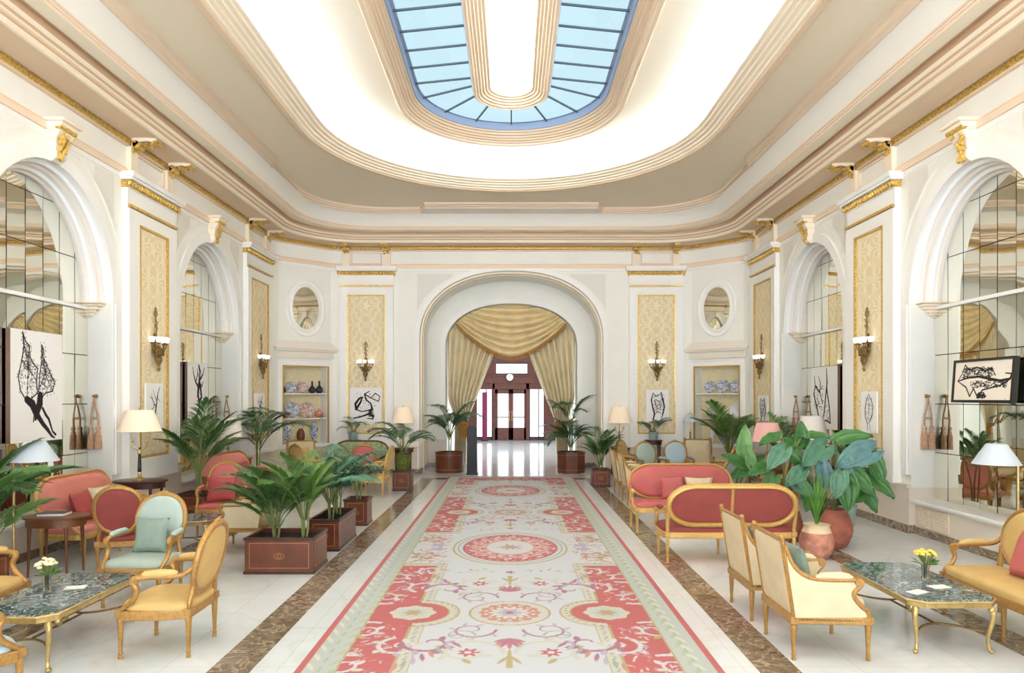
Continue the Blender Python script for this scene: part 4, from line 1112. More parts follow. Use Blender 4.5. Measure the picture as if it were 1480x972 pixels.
def palm_crown(parent, base, key, n, size, seed, spread=1.0, lean=(0, 0), trunk=0.0, trunk_m=None):
    r = random.Random(seed); ms = fronds(key)
    bx, by, bz = base
    if trunk > 0:
        tk = MB()
        for k in range(3): 
            a = k * 2.1; tk.tube([(bx + .03 * cos(a), by + .03 * sin(a), bz), (bx + .05 * cos(a), by + .05 * sin(a), bz + trunk)], [.016, .011], 6)
        tk.build('stem', trunk_m or M['stem'], parent, sharp=50)
    L0 = parent.location; rzp = parent.rotation_euler.z
    for i in range(n):
        o = bpy.data.objects.new('frond', ms[i % 3]); COL.objects.link(o); o.parent = parent
        az = 2 * pi * i / n * 1.0 + r.random() * .8; t = r.random()
        o.location = (bx + .04 * cos(az), by + .04 * sin(az), bz + trunk * (.7 + .3 * r.random()))
        o.rotation_euler = (0, (r.random() * .55 - .15) * spread, az)
        s = size * (.66 + .44 * r.random())
        Mx = Matrix.Rotation(rzp, 4, 'Z') @ Matrix.Translation(o.location) @ o.rotation_euler.to_matrix().to_4x4()
        vs = [ms[i % 3].vertices[k].co for k in range(0, len(ms[i % 3].vertices), 7)]
        while s > .2 and not all(in_room(L0 + Mx @ (v * s)) for v in vs): s *= .93
        o.scale = (s, s, s)
def in_room(p):
    if abs(p.x) < 2.38 and p.y > 18.6: return p.y < 20.68
    if abs(p.x) > 5.97 or p.y > 18.9: return False
    if abs(p.x) + p.y > 23.65: return False
    return True
def box_planter(label, loc, w, d, h, palms, rz=0, group='palms in mahogany box planters'):
    t = thing('potted_palm', label, 'potted palm', loc, rz, group)
    b = MB(); hw, hd, th = w / 2, d / 2, .025
    b.bb(-hw, hw, -hd, -hd + th, .02, h); b.bb(-hw, hw, hd - th, hd, .02, h); b.bb(-hw, -hw + th, -hd + th, hd - th, .02, h); b.bb(hw - th, hw, -hd + th, hd - th, .02, h)
    b.bb(-hw + .015, hw - .015, -hd + .015, hd - .015, 0, .03)
    bo = b.build('planter_box', M['mahog'], t, bevel=.004)
    e = .012
    for z0, z1, nm in ((0.0, .035, 'plinth'), (h - .03, h + .006, 'rim')):
        tr = MB()
        tr.bb(-hw - e, hw + e, -hd - e, -hd + .02, z0, z1); tr.bb(-hw - e, hw + e, hd - .02, hd + e, z0, z1); tr.bb(-hw - e, -hw + .02, -hd, hd, z0, z1); tr.bb(hw - .02, hw + e, -hd, hd, z0, z1)
        tr.build(nm, M['mahogdk'], bo, bevel=.004)
    il = MB(); g = .055; lw = .006; pr = .0025
    for s in (-1, 1):
        y = s * (hd + pr * .5)
        def fb(x0, x1, z0, z1): il.bb(x0, x1, s * hd - .001 * s, s * (hd + pr), z0, z1)
        fb(-hw + g, hw - g, .07, .07 + lw); fb(-hw + g, hw - g, h - .065, h - .065 + lw); fb(-hw + g, -hw + g + lw, .07, h - .06); fb(hw - g - lw, hw - g, .07, h - .06)
        il.tube([(.06 * cos(k * pi / 8), s * (hd + .001), h * .5 + .035 * sin(k * pi / 8)) for k in range(16)], .003, 5, closed=True)
        il.tube([(.03 * cos(k * pi / 8), s * (hd + .001), h * .5 + .016 * sin(k * pi / 8)) for k in range(16)], .003, 5, closed=True)
        def fc(y0, y1, z0, z1): il.bb(s * hw - .001 * s, s * (hw + pr), y0, y1, z0, z1)
        fc(-hd + g, hd - g, .07, .07 + lw); fc(-hd + g, hd - g, h - .065, h - .065 + lw); fc(-hd + g, -hd + g + lw, .07, h - .06); fc(hd - g - lw, hd - g, .07, h - .06)
    il.build('inlay', M['inlay'], bo, sharp=None)
    MB().grid(lambda u, v: ((u - .5) * (w - .05), (v - .5) * (d - .05), h - .05 + .018 * sin(u * 19) * cos(v * 17)), 14, 14).build('soil', M['soil'], t, sharp=60)
    for k, (px, py, key, n, sz, sp, tk) in enumerate(palms): palm_crown(t, (px, py, h - .06), key, n, sz, k * 31 + int(abs(loc[0] * 37 + loc[1] * 91)), sp, trunk=tk)
    return t
def drum_planter(label, loc, r, h, sides, palms, group='palms in mahogany box planters', m=None, rim=None):
    t = thing('potted_palm', label, 'potted palm', loc, 0, group)
    ph = pi / sides
    b = MB(); b.lathe([(r * .98, 0), (r, .03), (r, h - .03), (r * 1.03, h - .03), (r * 1.03, h), (r * .92, h), (r * .92, h - .08)], sides, ph=ph)
    bo = b.build('planter_drum', m or M['mahog'], t, sharp=25)
    for z in (.09, h - .08):
        il = MB(); il.tube([(r * 1.003 * cos(2 * pi * k / sides + ph), r * 1.003 * sin(2 * pi * k / sides + ph), z) for k in range(sides)], .005, 5, closed=True)
        il.build('inlay', rim or M['inlay'], bo, sharp=None)
    MB().lathe([(.001, h - .05), (r * .93, h - .06)], 20).build('soil', M['soil'], t, sharp=60)
    for k, (px, py, key, n, sz, sp, tk) in enumerate(palms): palm_crown(t, (px, py, h - .06), key, n, sz, k * 17 + int(abs(loc[0] * 53 + loc[1] * 29)), sp, trunk=tk)
    return t
def pot_plant(name, label, loc, prof, pm, soil_z, soil_r, cat='potted plant', group=None, n=24):
    t = thing(name, label, cat, loc, 0, group)
    MB().lathe(prof, n).build('pot', pm, t, sharp=40)
    MB().lathe([(.001, soil_z + .01), (soil_r, soil_z)], 20).build('soil', M['soil'], t, sharp=60)
    return t
def bouquet(label, loc, petals, group='small glass vases of flowers', h=.15, seed=1):
    t = thing('flower_vase', label, 'vase of flowers', loc, 0, group); r = random.Random(seed)
    MB().lathe([(.001, 0), (.030, 0), (.034, .01), (.027, .05), (.031, .11), (.038, h), (.034, h), (.027, .11), (.023, .05), (.028, .014), (.001, .012)], 20).build('glass_vase', M['glass'], t, sharp=40)
    st = MB(); lf = MB(); pe = MB()
    for i in range(30):
        a = r.random() * 6.28; q = sqrt(r.random()); top = Vector((.080 * q * cos(a), .085 * q * sin(a), h + .07 + .06 * (1 - q) + .02 * r.random()))
        st.tube([(.012 * cos(a), .012 * sin(a), .02), (.016 * cos(a), .016 * sin(a), h), top], .0025, 4)
        for k in range(6):
            b = k * pi / 3 + a; pe.ell(top + Vector((.010 * cos(b), .010 * sin(b), .004)), (.011, .011, .010), 6, 4)
        pe.ell(top + Vector((0, 0, .008)), (.009, .009, .009), 6, 4)
    for i in range(22):
        a = r.random() * 6.28; d = Vector((cos(a), sin(a), .3 + .6 * r.random())); p = Vector((.02 * cos(a), .02 * sin(a), h - .01)); s = Vector((-sin(a), cos(a), 0)) * .014
        q = p + d * .06; e = q + (d + Vector((0, 0, -.4))) * .04
        lf.add([p, q - s, e, q + s], [(0, 1, 2, 3)])
    st.build('stems', M['stem'], t, sharp=None); lf.build('leaves', M['palmlt'], t, sharp=None); pe.build('blossoms', petals, t, sharp=60)
    return t
# ------------------------------------------------------------------ painted surfaces (pattern colours held on the mesh)
def colour_mesh(name, X, Y, Z, col, m, parent=None):
    nv, nu = X.shape
    co = np.stack([X, Y, Z], -1).reshape(-1, 3)
    idx = np.arange(nv * nu).reshape(nv, nu)
    q = np.stack([idx[:-1, :-1], idx[:-1, 1:], idx[1:, 1:], idx[1:, :-1]], -1).reshape(-1, 4)
    me = bpy.data.meshes.new(name)
    me.vertices.add(len(co)); me.vertices.foreach_set('co', co.astype(np.float32).ravel())
    me.loops.add(q.size); me.loops.foreach_set('vertex_index', q.astype(np.int32).ravel())
    me.polygons.add(len(q)); me.polygons.foreach_set('loop_start', np.arange(0, q.size, 4, dtype=np.int32))
    try: me.polygons.foreach_set('loop_total', np.full(len(q), 4, dtype=np.int32))
    except Exception: pass
    me.update(calc_edges=True); me.validate()
    me.materials.append(m)
    at = me.attributes.new('pattern', 'FLOAT_COLOR', 'POINT')
    at.data.foreach_set('color', np.concatenate([col.reshape(-1, 3), np.ones((len(co), 1))], 1).astype(np.float32).ravel())
    o = bpy.data.objects.new(name, me); COL.objects.link(o)
    if parent is not None: o.parent = parent
    return o
class Paint:
    def __init__(s, X, Y, bg):
        s.X, s.Y = X, Y; s.c = np.zeros(X.shape + (3,)); s.c[:] = lin(bg)[:3]
        s.dx = abs(X[0, 1] - X[0, 0]); s.dy = abs(Y[1, 0] - Y[0, 0])
    def win(s, x0, x1, y0, y1):
        j = np.where((s.X[0] >= x0) & (s.X[0] <= x1))[0]; i = np.where((s.Y[:, 0] >= y0) & (s.Y[:, 0] <= y1))[0]
        if len(j) == 0 or len(i) == 0: return None
        return slice(i[0], i[-1] + 1), slice(j[0], j[-1] + 1)
    def put(s, w, k, col, op=1.0):
        k = np.clip(k, 0, 1)[..., None] * op
        s.c[w] = s.c[w] * (1 - k) + np.array(lin(col)[:3]) * k
    def rect(s, x0, x1, y0, y1, col, op=1.0):
        w = s.win(x0, x1, y0, y1)
        if w: s.put(w, np.ones(s.X[w].shape), col, op)
    def ell(s, cx, cy, a, b, col, r0=0.0, r1=1.0, lob=0, amp=0.0, op=1.0, ph=0.0):
        w = s.win(cx - a * 1.4, cx + a * 1.4, cy - b * 1.4, cy + b * 1.4)
        if not w: return
        u, v = (s.X[w] - cx) / a, (s.Y[w] - cy) / b
        r = np.sqrt(u * u + v * v); t = np.arctan2(v, u) + ph
        if lob: r = r / (1 + amp * np.cos(lob * t))
        s.put(w, ((r >= r0) & (r <= r1)) * 1.0, col, op)
    def stroke(s, pts, wd, col, op=1.0):
        ws = wd if hasattr(wd, '__len__') else [wd] * len(pts)
        for (a, b, wa, wb) in zip(pts[:-1], pts[1:], ws[:-1], ws[1:]):
            m = max(wa, wb) + max(s.dx, s.dy)
            w = s.win(min(a[0], b[0]) - m, max(a[0], b[0]) + m, min(a[1], b[1]) - m, max(a[1], b[1]) + m)
            if not w: continue
            dx, dy = b[0] - a[0], b[1] - a[1]; L2 = dx * dx + dy * dy + 1e-12
            t = np.clip(((s.X[w] - a[0]) * dx + (s.Y[w] - a[1]) * dy) / L2, 0, 1)
            d = np.hypot(s.X[w] - a[0] - t * dx, s.Y[w] - a[1] - t * dy)
            rr = wa + (wb - wa) * t
            s.put(w, (rr - d) / (s.dx * .7) + .5, col, op)
    def leaf(s, x, y, ang, L, wd, col, op=1.0):
        n = 6; P = [(x + L * k / n * cos(ang), y + L * k / n * sin(ang)) for k in range(n + 1)]
        s.stroke(P, [wd * sin(pi * (k + .3) / (n + .8)) for k in range(n + 1)], col, op)
    def spiral(s, x, y, ang, size, sg, col, wd=.012, turns=1.4, leaves=None, op=1.0):
        """a scroll that starts at (x, y), sweeps out and curls up"""
        P = []; n = 34; cx, cy = x + size * .55 * cos(ang), y + size * .55 * sin(ang)
        for k in range(n + 1):
            t = k / n; r = size * .55 * (1 - t * .86); a = ang + pi + sg * t * turns * 2 * pi
            P.append((cx + r * cos(a), cy + r * sin(a)))
        s.stroke(P, [wd * (1.3 - .8 * k / n) for k in range(n + 1)], col, op)
        if leaves:
            for k in range(2, n - 8, 4):
                p, q = P[k], P[k + 1]; a = atan2(q[1] - p[1], q[0] - p[0])
                s.leaf(p[0], p[1], a - sg * 1.0, size * .24, wd * 1.7, leaves[k // 4 % len(leaves)], op)
        return P

# ---- the carpet
def carpet():
    x0, x1, y0, y1 = -1.655, 1.625, 3.2, 18.3; xm = (x0 + x1) / 2; hw = (x1 - x0) / 2
    nx, ny = 380, 1080
    X, Y = np.meshgrid(np.linspace(-hw, hw, nx), np.linspace(y0, y1, ny))
    p = Paint(X, Y, (222, 222, 222)); rs = random.Random(3)
    RED, PALE, GOLD, CREAM, IV, MAU, LIL, GRN, OR = (202, 116, 114), (204, 208, 198), (194, 178, 132), (218, 213, 196), (226, 223, 221), (184, 130, 148), (198, 184, 200), (174, 184, 162), (208, 156, 136)
    P = 5.88; L0 = 6.72
    # side fields
    for sg in (-1, 1):
        def R(a, b, ya, yb, c, op=1): p.rect(min(sg * a, sg * b), max(sg * a, sg * b), ya, yb, c, op)
        R(.90, 1.335, y0, y1, RED)
        for k in range(-1, 3):
            yl = L0 + P * k; ym = yl + P / 2
            # ivory gap beside the large medallion
            R(.80, 1.325, ym - 1.02, ym + 1.02, IV)
        for k in range(-1, 3):
            yl = L0 + P * k; ym = yl + P / 2
            ya, yb = yl - P / 2 + 1.02, yl + P / 2 - 1.02
            R(.78, .905, ya, yb, CREAM); R(.775, .79, ya, yb, GOLD); R(.895, .915, ya, yb, GOLD)
            for yy in (ya, yb): R(.78, 1.325, yy - .055, yy + .055, CREAM); R(.78, 1.325, yy - .06, yy - .045, GOLD); R(.78, 1.325, yy + .045, yy + .06, GOLD)
            q = ya + .1
            while q < yb: p.leaf(sg * .84 - .02, q, 1.0, .06, .012, GRN); p.leaf(sg * .84 + .02, q + .05, 2.1, .05, .01, LIL); q += .12
            # lobe
            p.ell(sg * .90, yl, .42, .42, CREAM); p.ell(sg * .90, yl, .42, .42, GOLD, .955, 1.0); p.ell(sg * .90, yl, .32, .32, GOLD, 0, 1.0); p.ell(sg * .90, yl, .305, .305, RED)
            R(.90, 1.325, yl - .42, yl + .42, RED)
            for q in range(16):
                a = -pi * .5 + pi * q / 15; p.leaf(sg * (.90 - .37 * cos(a)) - .0, yl + .37 * sin(a), a + .8, .05, .012, GRN if q % 2 else OR)
            p.ell(sg * .94, yl, .215, .21, CREAM, lob=8, amp=.06); p.ell(sg * .94, yl, .14, .135, PALE, lob=8, amp=.1); p.ell(sg * .94, yl, .08, .08, GOLD, lob=6, amp=.2); p.ell(sg * .94, yl, .035, .035, OR)
            # acanthus scrolls on the red
            for e in (-1, 1):
                for (dy, sz, an, dx) in ((.30, .55, 1.15, 1.20), (.72, .52, 2.1, 1.02), (1.12, .55, 1.1, 1.20), (1.48, .40, 2.2, 1.04)):
                    yy = yl + e * dy; aa = an if e > 0 else -an; aa = aa if sg > 0 else pi - aa
                    p.spiral(sg * dx, yy, aa, sz * .75, e * sg, IV, .017, 1.3, [CREAM, IV, LIL, GOLD])
                for q in range(60):
                    xx = sg * (.96 + .32 * rs.random()); yy = yl + e * (.35 + 1.42 * rs.random()); p.leaf(xx, yy, rs.random() * 6.3, .05 + .05 * rs.random(), .009, rs.choice([IV, CREAM, LIL, IV, OR, MAU]))
            # flowers in the ivory gap
            for e in (-1, 1):
                for q in range(70):
                    xx = sg * (.84 + .46 * rs.random()); yy = ym + e * rs.random() * .95
                    p.leaf(xx, yy, rs.random() * 6.3, rs.uniform(.04, .10), .010, rs.choice([OR, LIL, GRN, GOLD, MAU, CREAM, OR]))
                p.ell(sg * 1.12, ym + e * .52, .17, .17, OR, lob=5, amp=.25); p.ell(sg * 1.12, ym + e * .52, .10, .10, CREAM, lob=5, amp=.2)
                p.ell(sg * 1.0, ym + e * .12, .10, .10, LIL, lob=5, amp=.25)
                p.spiral(sg * 1.28, ym + e * .9, pi / 2 * -e + (pi if 0 else 0) + (.5 * sg * e), .6, sg * e, GOLD, .014, 1.1, [GRN, LIL])
        # border bands
        R(1.325, 1.345, y0, y1, GOLD); R(1.345, 1.60, y0, y1, PALE); R(1.585, 1.70, y0, y1, RED)
        q = y0
        while q < y1:
            p.leaf(sg * 1.40, q, 1.1, .17, .022, (196, 200, 168)); p.leaf(sg * 1.51, q + .09, 2.0, .17, .02, (230, 226, 204)); p.leaf(sg * 1.46, q + .05, 1.57, .12, .014, (188, 196, 170)); q += .2
    p.rect(-hw, hw, y1 - .07, y1, RED); p.rect(-1.58, 1.58, y1 - .30, y1 - .07, PALE); p.rect(-1.34, 1.34, y1 - .33, y1 - .30, GOLD); p.rect(-1.33, 1.33, y1 - .85, y1 - .33, RED)
    for q in range(60): p.leaf(-1.3 + 2.6 * rs.random(), y1 - .4 - .4 * rs.random(), rs.random() * 6.3, .12, .02, rs.choice([IV, CREAM, LIL, IV]))
    p.rect(-1.33, 1.33, y1 - .92, y1 - .85, CREAM)
    # centre
    for k in range(-1, 3):
        yl = L0 + P * k; ym = yl + P / 2
        for (a, b, c, r0, lb, am) in ((.80, 1.03, GOLD, .965, 0, 0), (.73, .94, GRN, .97, 0, 0), (.66, .86, RED, .94, 0, 0), (.62, .80, (232, 176, 166), 0, 0, 0), (.62, .80, RED, .88, 36, .04), (.34, .45, GOLD, 0, 0, 0), (.325, .43, IV, 0, 0, 0)):
            p.ell(0, ym, a, b, c, r0, 1.0, lb, am)
        for q in range(16):
            a = 2 * pi * q / 16; cx, cy = .47 * cos(a), ym + .61 * sin(a)
            p.spiral(cx, cy, a + 1.5, .22, 1 if q % 2 else -1, RED, .016, 1.1, [IV, MAU]); p.leaf(cx, cy, a, .12, .022, CREAM)
        for q in range(10): p.leaf(0, ym, 2 * pi * q / 10, .16 + .05 * (q % 2), .022, [OR, LIL, GRN][q % 3])
        p.ell(0, ym, .05, .06, GOLD)
        for (a, c, r0, lb, am) in ((.40, GOLD, .94, 0, 0), (.37, (222, 214, 206), 0, 0, 0), (.29, OR, 0, 14, .05), (.25, IV, 0, 0, 0), (.25, OR, .72, 14, .16), (.14, CREAM, 0, 8, .1), (.10, LIL, 0, 6, .25), (.04, MAU, 0, 0, 0)):
            p.ell(0, yl, a, a * .96, c, r0, 1.0, lb, am)
        for e in (-1, 1):
            for sg in (-1, 1):
                # tendrils hugging the small medallion
                p.spiral(sg * .12, yl + e * .50, 0 if sg > 0 else pi, .40, -e * sg, MAU, .011, 1.2, [LIL])
                p.spiral(sg * .30, yl + e * .64, 0 if sg > 0 else pi, .26, e * sg, GRN, .008, 1.2)
                # big scrolls with leaves
                yb = yl + e * 1.05
                aa = (0.05 if sg > 0 else pi - .05)
                p.spiral(sg * .05, yb, aa, .52, e * sg, CREAM, .016, 1.35, [GOLD, CREAM])
                p.ell(sg * .34, yb, .075, .075, RED, lob=7, amp=.3); p.ell(sg * .34, yb, .03, .03, IV)
                p.spiral(sg * .92, yb - e * .22, pi if sg > 0 else 0, .44, e * sg, MAU, .018, .9, [MAU, LIL, MAU])
                for q in range(8):
                    a = e * (.3 + q * .25); p.leaf(sg * (.5 + .055 * q), yb + e * (-.26 + .07 * q), (pi / 2 * e + sg * (-.6 + .1 * q)), .17, .02, [MAU, LIL, GRN, OR][q % 4])
                for q in range(7): p.leaf(sg * (.18 + .09 * q), yl + e * (1.62 + .05 * sin(q)), rs.random() * 6.3, .10, .012, [LIL, GRN, OR, MAU][q % 4])
            for q in range(-3, 4): p.leaf(0, yl + e * .72, e * pi / 2 + q * .33, .25 - .03 * abs(q), .024, MAU if q % 2 else (206, 130, 140))
            p.stroke([(0, yl + e * 1.0), (0, yl + e * 1.35)], [.012, .03], GOLD)
            for q in (-1, 1): p.leaf(0, yl + e * 1.12, e * pi / 2 + q * .5, .2, .02, GOLD)
            p.ell(0, yl + e * 1.55, .05, .05, MAU, lob=5, amp=.3)
    o = colour_mesh('carpet', X + xm, Y, np.full(X.shape, .012), p.c * np.array([.74, .775, .84]), M['rug'])
    tag(o, 'long ivory and coral red floral carpet down the middle of the hall', 'carpet')
    return o
carpet()

# ---- ink drawings
def drawing(kind, w, h, seed, bg=(240, 239, 237), n=170):
    nx = max(60, int(n * w)); ny = max(60, int(n * h)); nx, ny = min(nx, 190), min(ny, 260)
    X, Y = np.meshgrid(np.linspace(0, 1, nx), np.linspace(0, h / w, ny)); H = h / w
    p = Paint(X, Y, bg); r = random.Random(seed); K = (44, 38, 40); G = (120, 114, 112)
    def S(P, wd, c=K, op=1): p.stroke([(a, b * H) for (a, b) in P], wd, c, op)
    def hatch(x0, x1, y0, y1, k, wd=.006, c=K):
        for _ in range(k):
            a, b = x0 + (x1 - x0) * r.random(), y0 + (y1 - y0) * r.random(); t = r.random() * 6.3; l = .02 + .03 * r.random()
            S([(a, b), (a + l * cos(t), b + l * sin(t) * .6)], [wd, wd * .4], c)
    if kind == 'bat':      # two folded dark wings hanging down to one leg
        wing1 = [(.22, .98), (.27, .90), (.35, .86), (.33, .78), (.40, .72), (.50, .66), (.48, .55), (.50, .44), (.40, .40), (.30, .36), (.18, .46), (.14, .58), (.20, .72), (.24, .84)]
        wing2 = [(.58, .88), (.62, .84), (.60, .78), (.68, .70), (.76, .62), (.84, .54), (.80, .46), (.66, .44), (.58, .40), (.52, .46), (.54, .60), (.58, .74)]
        for wv in (wing1, wing2):
            S(wv + wv[:1], .010)
            xs = [a for a, b in wv]; ys = [b for a, b in wv]; cx, cy = sum(xs) / len(xs), sum(ys) / len(ys)
            for _ in range(430):
                k = r.random() ** .6; q = r.choice(wv); a, b = cx + (q[0] - cx) * k + (r.random() - .5) * .08, cy + (q[1] - cy) * k + (r.random() - .5) * .08
                t = r.random() * 6.3; S([(a, b), (a + .022 * cos(t), b + .014 * sin(t))], [.005, .002], K if r.random() < .75 else G)
            for q in wv[::3]: S([(cx, cy), q], [.008, .005])
        S([(.30, .38), (.40, .34), (.46, .27), (.52, .22), (.60, .16), (.70, .10), (.78, .04)], [.05, .06, .055, .04, .035, .03, .02])
        S([(.55, .42), (.54, .34), (.50, .28), (.46, .20)], [.05, .06, .05, .02]); S([(.60, .30), (.66, .24), (.72, .20), (.80, .08), (.86, .05)], [.02, .022, .02, .015, .02]); S([(.44, .26), (.42, .18)], [.015, .01])
        S([(.78, .04), (.84, .02)], [.02, .012])
    elif kind == 'branch':
        S([(.40, .06), (.48, .22), (.52, .36), (.58, .50), (.62, .62), (.66, .76), (.80, .92)], [.03, .028, .03, .032, .026, .022, .012]); S([(.58, .50), (.46, .56), (.36, .66), (.24, .72)], [.028, .02, .018, .01]); S([(.46, .56), (.40, .46), (.24, .42)], [.016, .012, .006])
        S([(.62, .62), (.50, .72), (.40, .86)], [.02, .014, .008]); S([(.66, .76), (.70, .66), (.84, .60)], [.016, .012, .006]); S([(.36, .66), (.32, .78)], [.012, .006]); S([(.48, .22), (.58, .14), (.70, .12)], [.018, .012, .008]); hatch(.44, .66, .2, .7, 40, .008)
    elif kind == 'dancer':
        S([(.30, .08), (.46, .14), (.56, .24), (.58, .36), (.52, .48), (.54, .60), (.60, .72), (.62, .86)], [.03, .03, .028, .036, .04, .05, .04, .02]); S([(.58, .36), (.70, .44), (.66, .56), (.60, .66)], [.03, .036, .04, .05]); S([(.54, .60), (.40, .68), (.30, .80), (.26, .92)], [.03, .024, .02, .012]); S([(.60, .72), (.76, .80), (.84, .92)], [.03, .02, .012]); S([(.62, .86), (.56, .95)], [.04, .03]); S([(.40, .68), (.50, .80), (.48, .90)], [.02, .016, .01])
        S([(.60, .66), (.72, .62), (.80, .70)], [.02, .016, .01]); hatch(.45, .72, .3, .85, 90, .008)
    elif kind == 'twin':
        S([(.38, .04), (.50, .22), (.56, .48), (.62, .74), (.60, .96)], [.012, .018, .02, .02, .012]); S([(.74, .10), (.70, .36), (.62, .60), (.60, .94)], [.016, .02, .018, .012]); S([(.38, .04), (.30, .18), (.20, .38), (.10, .56), (.16, .70), (.34, .58), (.46, .40)], [.02, .018, .022, .018, .014, .014, .01]); S([(.16, .70), (.12, .86)], [.014, .008]); S([(.34, .58), (.36, .74), (.30, .84)], [.014, .012, .008]); S([(.38, .04), (.56, .14), (.74, .10)], [.014, .012, .014]); hatch(.14, .46, .3, .7, 70, .008); hatch(.5, .7, .1, .4, 30, .006)
    elif kind == 'coil':
        S([(.12, .16), (.34, .20), (.60, .28), (.70, .42), (.66, .56), (.52, .66), (.46, .82), (.62, .90)], [.02, .022, .03, .03, .022, .024, .018, .012]); S([(.20, .40), (.18, .56), (.30, .70), (.40, .74), (.34, .60), (.24, .46), (.20, .40)], [.03, .034, .03, .018, .03, .034, .03]); S([(.46, .82), (.70, .70), (.90, .62), (.94, .76), (.80, .84), (.66, .72)], [.018, .016, .014, .012, .016, .012]); S([(.60, .28), (.74, .22), (.72, .14), (.54, .16)], [.03, .03, .02, .012]); S([(.20, .40), (.40, .34), (.66, .40)], [.02, .014, .02]); hatch(.2, .8, .2, .85, 110, .006); hatch(.58, .74, .2, .4, 60, .01)
    elif kind == 'husk':
        S([(.30, .06), (.36, .24), (.28, .46), (.22, .68), (.30, .90)], [.03, .036, .03, .03, .016]); S([(.66, .10), (.74, .28), (.80, .48), (.72, .70), (.66, .92)], [.016, .03, .03, .034, .016]); S([(.30, .90), (.44, .80), (.58, .84), (.66, .92)], [.016, .014, .016, .016]); S([(.36, .24), (.50, .32), (.66, .26)], [.014, .014, .014]); S([(.40, .70), (.56, .62), (.62, .44), (.48, .40), (.40, .54), (.40, .70)], .012); hatch(.3, .78, .3, .85, 190, .01)
    elif kind == 'seed':
        S([(.50, .94), (.34, .78), (.26, .58), (.28, .38), (.40, .24), (.44, .04)], [.01, .02, .024, .024, .02, .014]); S([(.50, .94), (.66, .80), (.78, .64), (.74, .44), (.60, .30), (.48, .22)], [.01, .018, .022, .022, .022, .014]); S([(.50, .90), (.52, .6), (.46, .3)], [.008, .012, .014]); S([(.56, .20), (.62, .04)], [.016, .01]); hatch(.30, .74, .3, .86, 150, .008)
    elif kind == 'shell':
        S([(.06, .50), (.24, .58), (.44, .60), (.62, .54), (.80, .48), (.96, .52), (.98, .64), (.88, .66)], [.008, .012, .014, .016, .016, .014, .01, .006]); S([(.06, .50), (.14, .70), (.18, .92), (.26, .78), (.40, .84), (.54, .74), (.66, .78), (.72, .62)], [.006, .008, .008, .01, .01, .01, .008, .008]); S([(.06, .50), (.22, .34), (.30, .10), (.36, .30), (.44, .08), (.52, .26), (.62, .30), (.80, .36), (.90, .44), (.96, .52)], [.006, .01, .01, .01, .01, .01, .01, .01, .01, .01])
        hatch(.16, .66, .58, .84, 260, .006); hatch(.3, .9, .32, .5, 160, .006); hatch(.44, .56, .06, .2, 60, .009)
    for _ in range(25):
        a, b = r.random(), r.random(); S([(a, b), (a + .01, b)], .003, G, .6)
    return X, Y / H, p.c
def picture(name, label, kind, P0, ux, uz, w, h, thick, seed, side=None, frame=None, group='ink drawings on white panels', bg=(244, 242, 240)):
    """P0: lower corner on the front; ux: unit vector along the width, uz up"""
    P0, ux, uz = Vector(P0), Vector(ux).normalized(), Vector(uz).normalized(); nz = ux.cross(uz)
    t = thing(name, label, 'picture', P0 + ux * (w / 2), 0, group); O = P0 + ux * (w / 2)
    X, Y, c = drawing(kind, w, h, seed, bg)
    A = [P0 - O + ux * 0]; f = lambda k: (A[0][k] + nz[k] * .002 + ux[k] * X * w + uz[k] * Y * h)
    colour_mesh('ink_drawing', f(0), f(1), f(2), c, M['canvas'], t)
    b = MB()
    c8 = [P0 - O + ux * (w * i) + uz * (h * j) - nz * (thick * k) for k in (0, 1) for (i, j) in ((0, 0), (1, 0), (1, 1), (0, 1))]
    b.add(c8, [(0, 1, 2, 3), (7, 6, 5, 4), (0, 4, 5, 1), (1, 5, 6, 2), (2, 6, 7, 3), (3, 7, 4, 0)])
    b.build('panel_back', side or M['paper'], t, sharp=None)
    if frame:
        fr = MB(); e = .03
        def bar(i0, i1, j0, j1):
            q = [P0 - O + ux * i + uz * j + nz * k for k in (.018, -thick - .004) for (i, j) in ((i0, j0), (i1, j0), (i1, j1), (i0, j1))]
            fr.add(q, [(0, 1, 2, 3), (7, 6, 5, 4), (0, 4, 5, 1), (1, 5, 6, 2), (2, 6, 7, 3), (3, 7, 4, 0)])
        bar(-e, w + e, -e, .004); bar(-e, w + e, h - .004, h + e); bar(-e, .004, 0, h); bar(w - .004, w + e, 0, h)
        fr.build('frame', frame, t, sharp=None)
    return t
# ------------------------------------------------------------------ things on the walls
# side walls: the left wall faces +x (width runs towards the camera = -y); the right wall faces -x (width runs away, +y)
def side_pic(sg, Ya, Yb, z0, z1, o, *a, tilt=0.0, **k):
    lo, hi = min(Ya, Yb), max(Ya, Yb); x = sg * (W - o)
    up = (-sg * sin(tilt), 0, cos(tilt))
    if sg < 0: P0, ux = (x, lo, z0), (0, 1, 0)
    else: P0, ux = (x, hi, z0), (0, -1, 0)
    return P0, ux, up, hi - lo, z1 - z0
def hang(name, label, kind, sg, Ya, Yb, z0, z1, o, thick, seed, tilt=0, **k):
    P0, ux, up, w, h = side_pic(sg, Ya, Yb, z0, z1, o, tilt=tilt)
    return picture(name, label, kind, P0, ux, up, w, h, thick, seed, **k)
hang('ink_drawing_panel', 'big white panel with an ink drawing of two folded wings, before the tall mirror', 'bat', -1, 8.94, 9.97, 1.50, 3.0, -.275, .06, 3, side=M['walnut'])
hang('ink_drawing_panel', 'white panel with a dancer-like branching drawing, before the far left arched mirror', 'dancer', -1, 13.85, 14.75, 1.55, 2.82, -.285, .05, 4, side=M['walnut'])
hang('ink_drawing_panel', 'white panel with a twin-stem ink drawing above the elephant-ear leaves', 'twin', 1, 13.75, 14.95, 1.45, 2.74, -.285, .05, 5, side=M['walnut'])
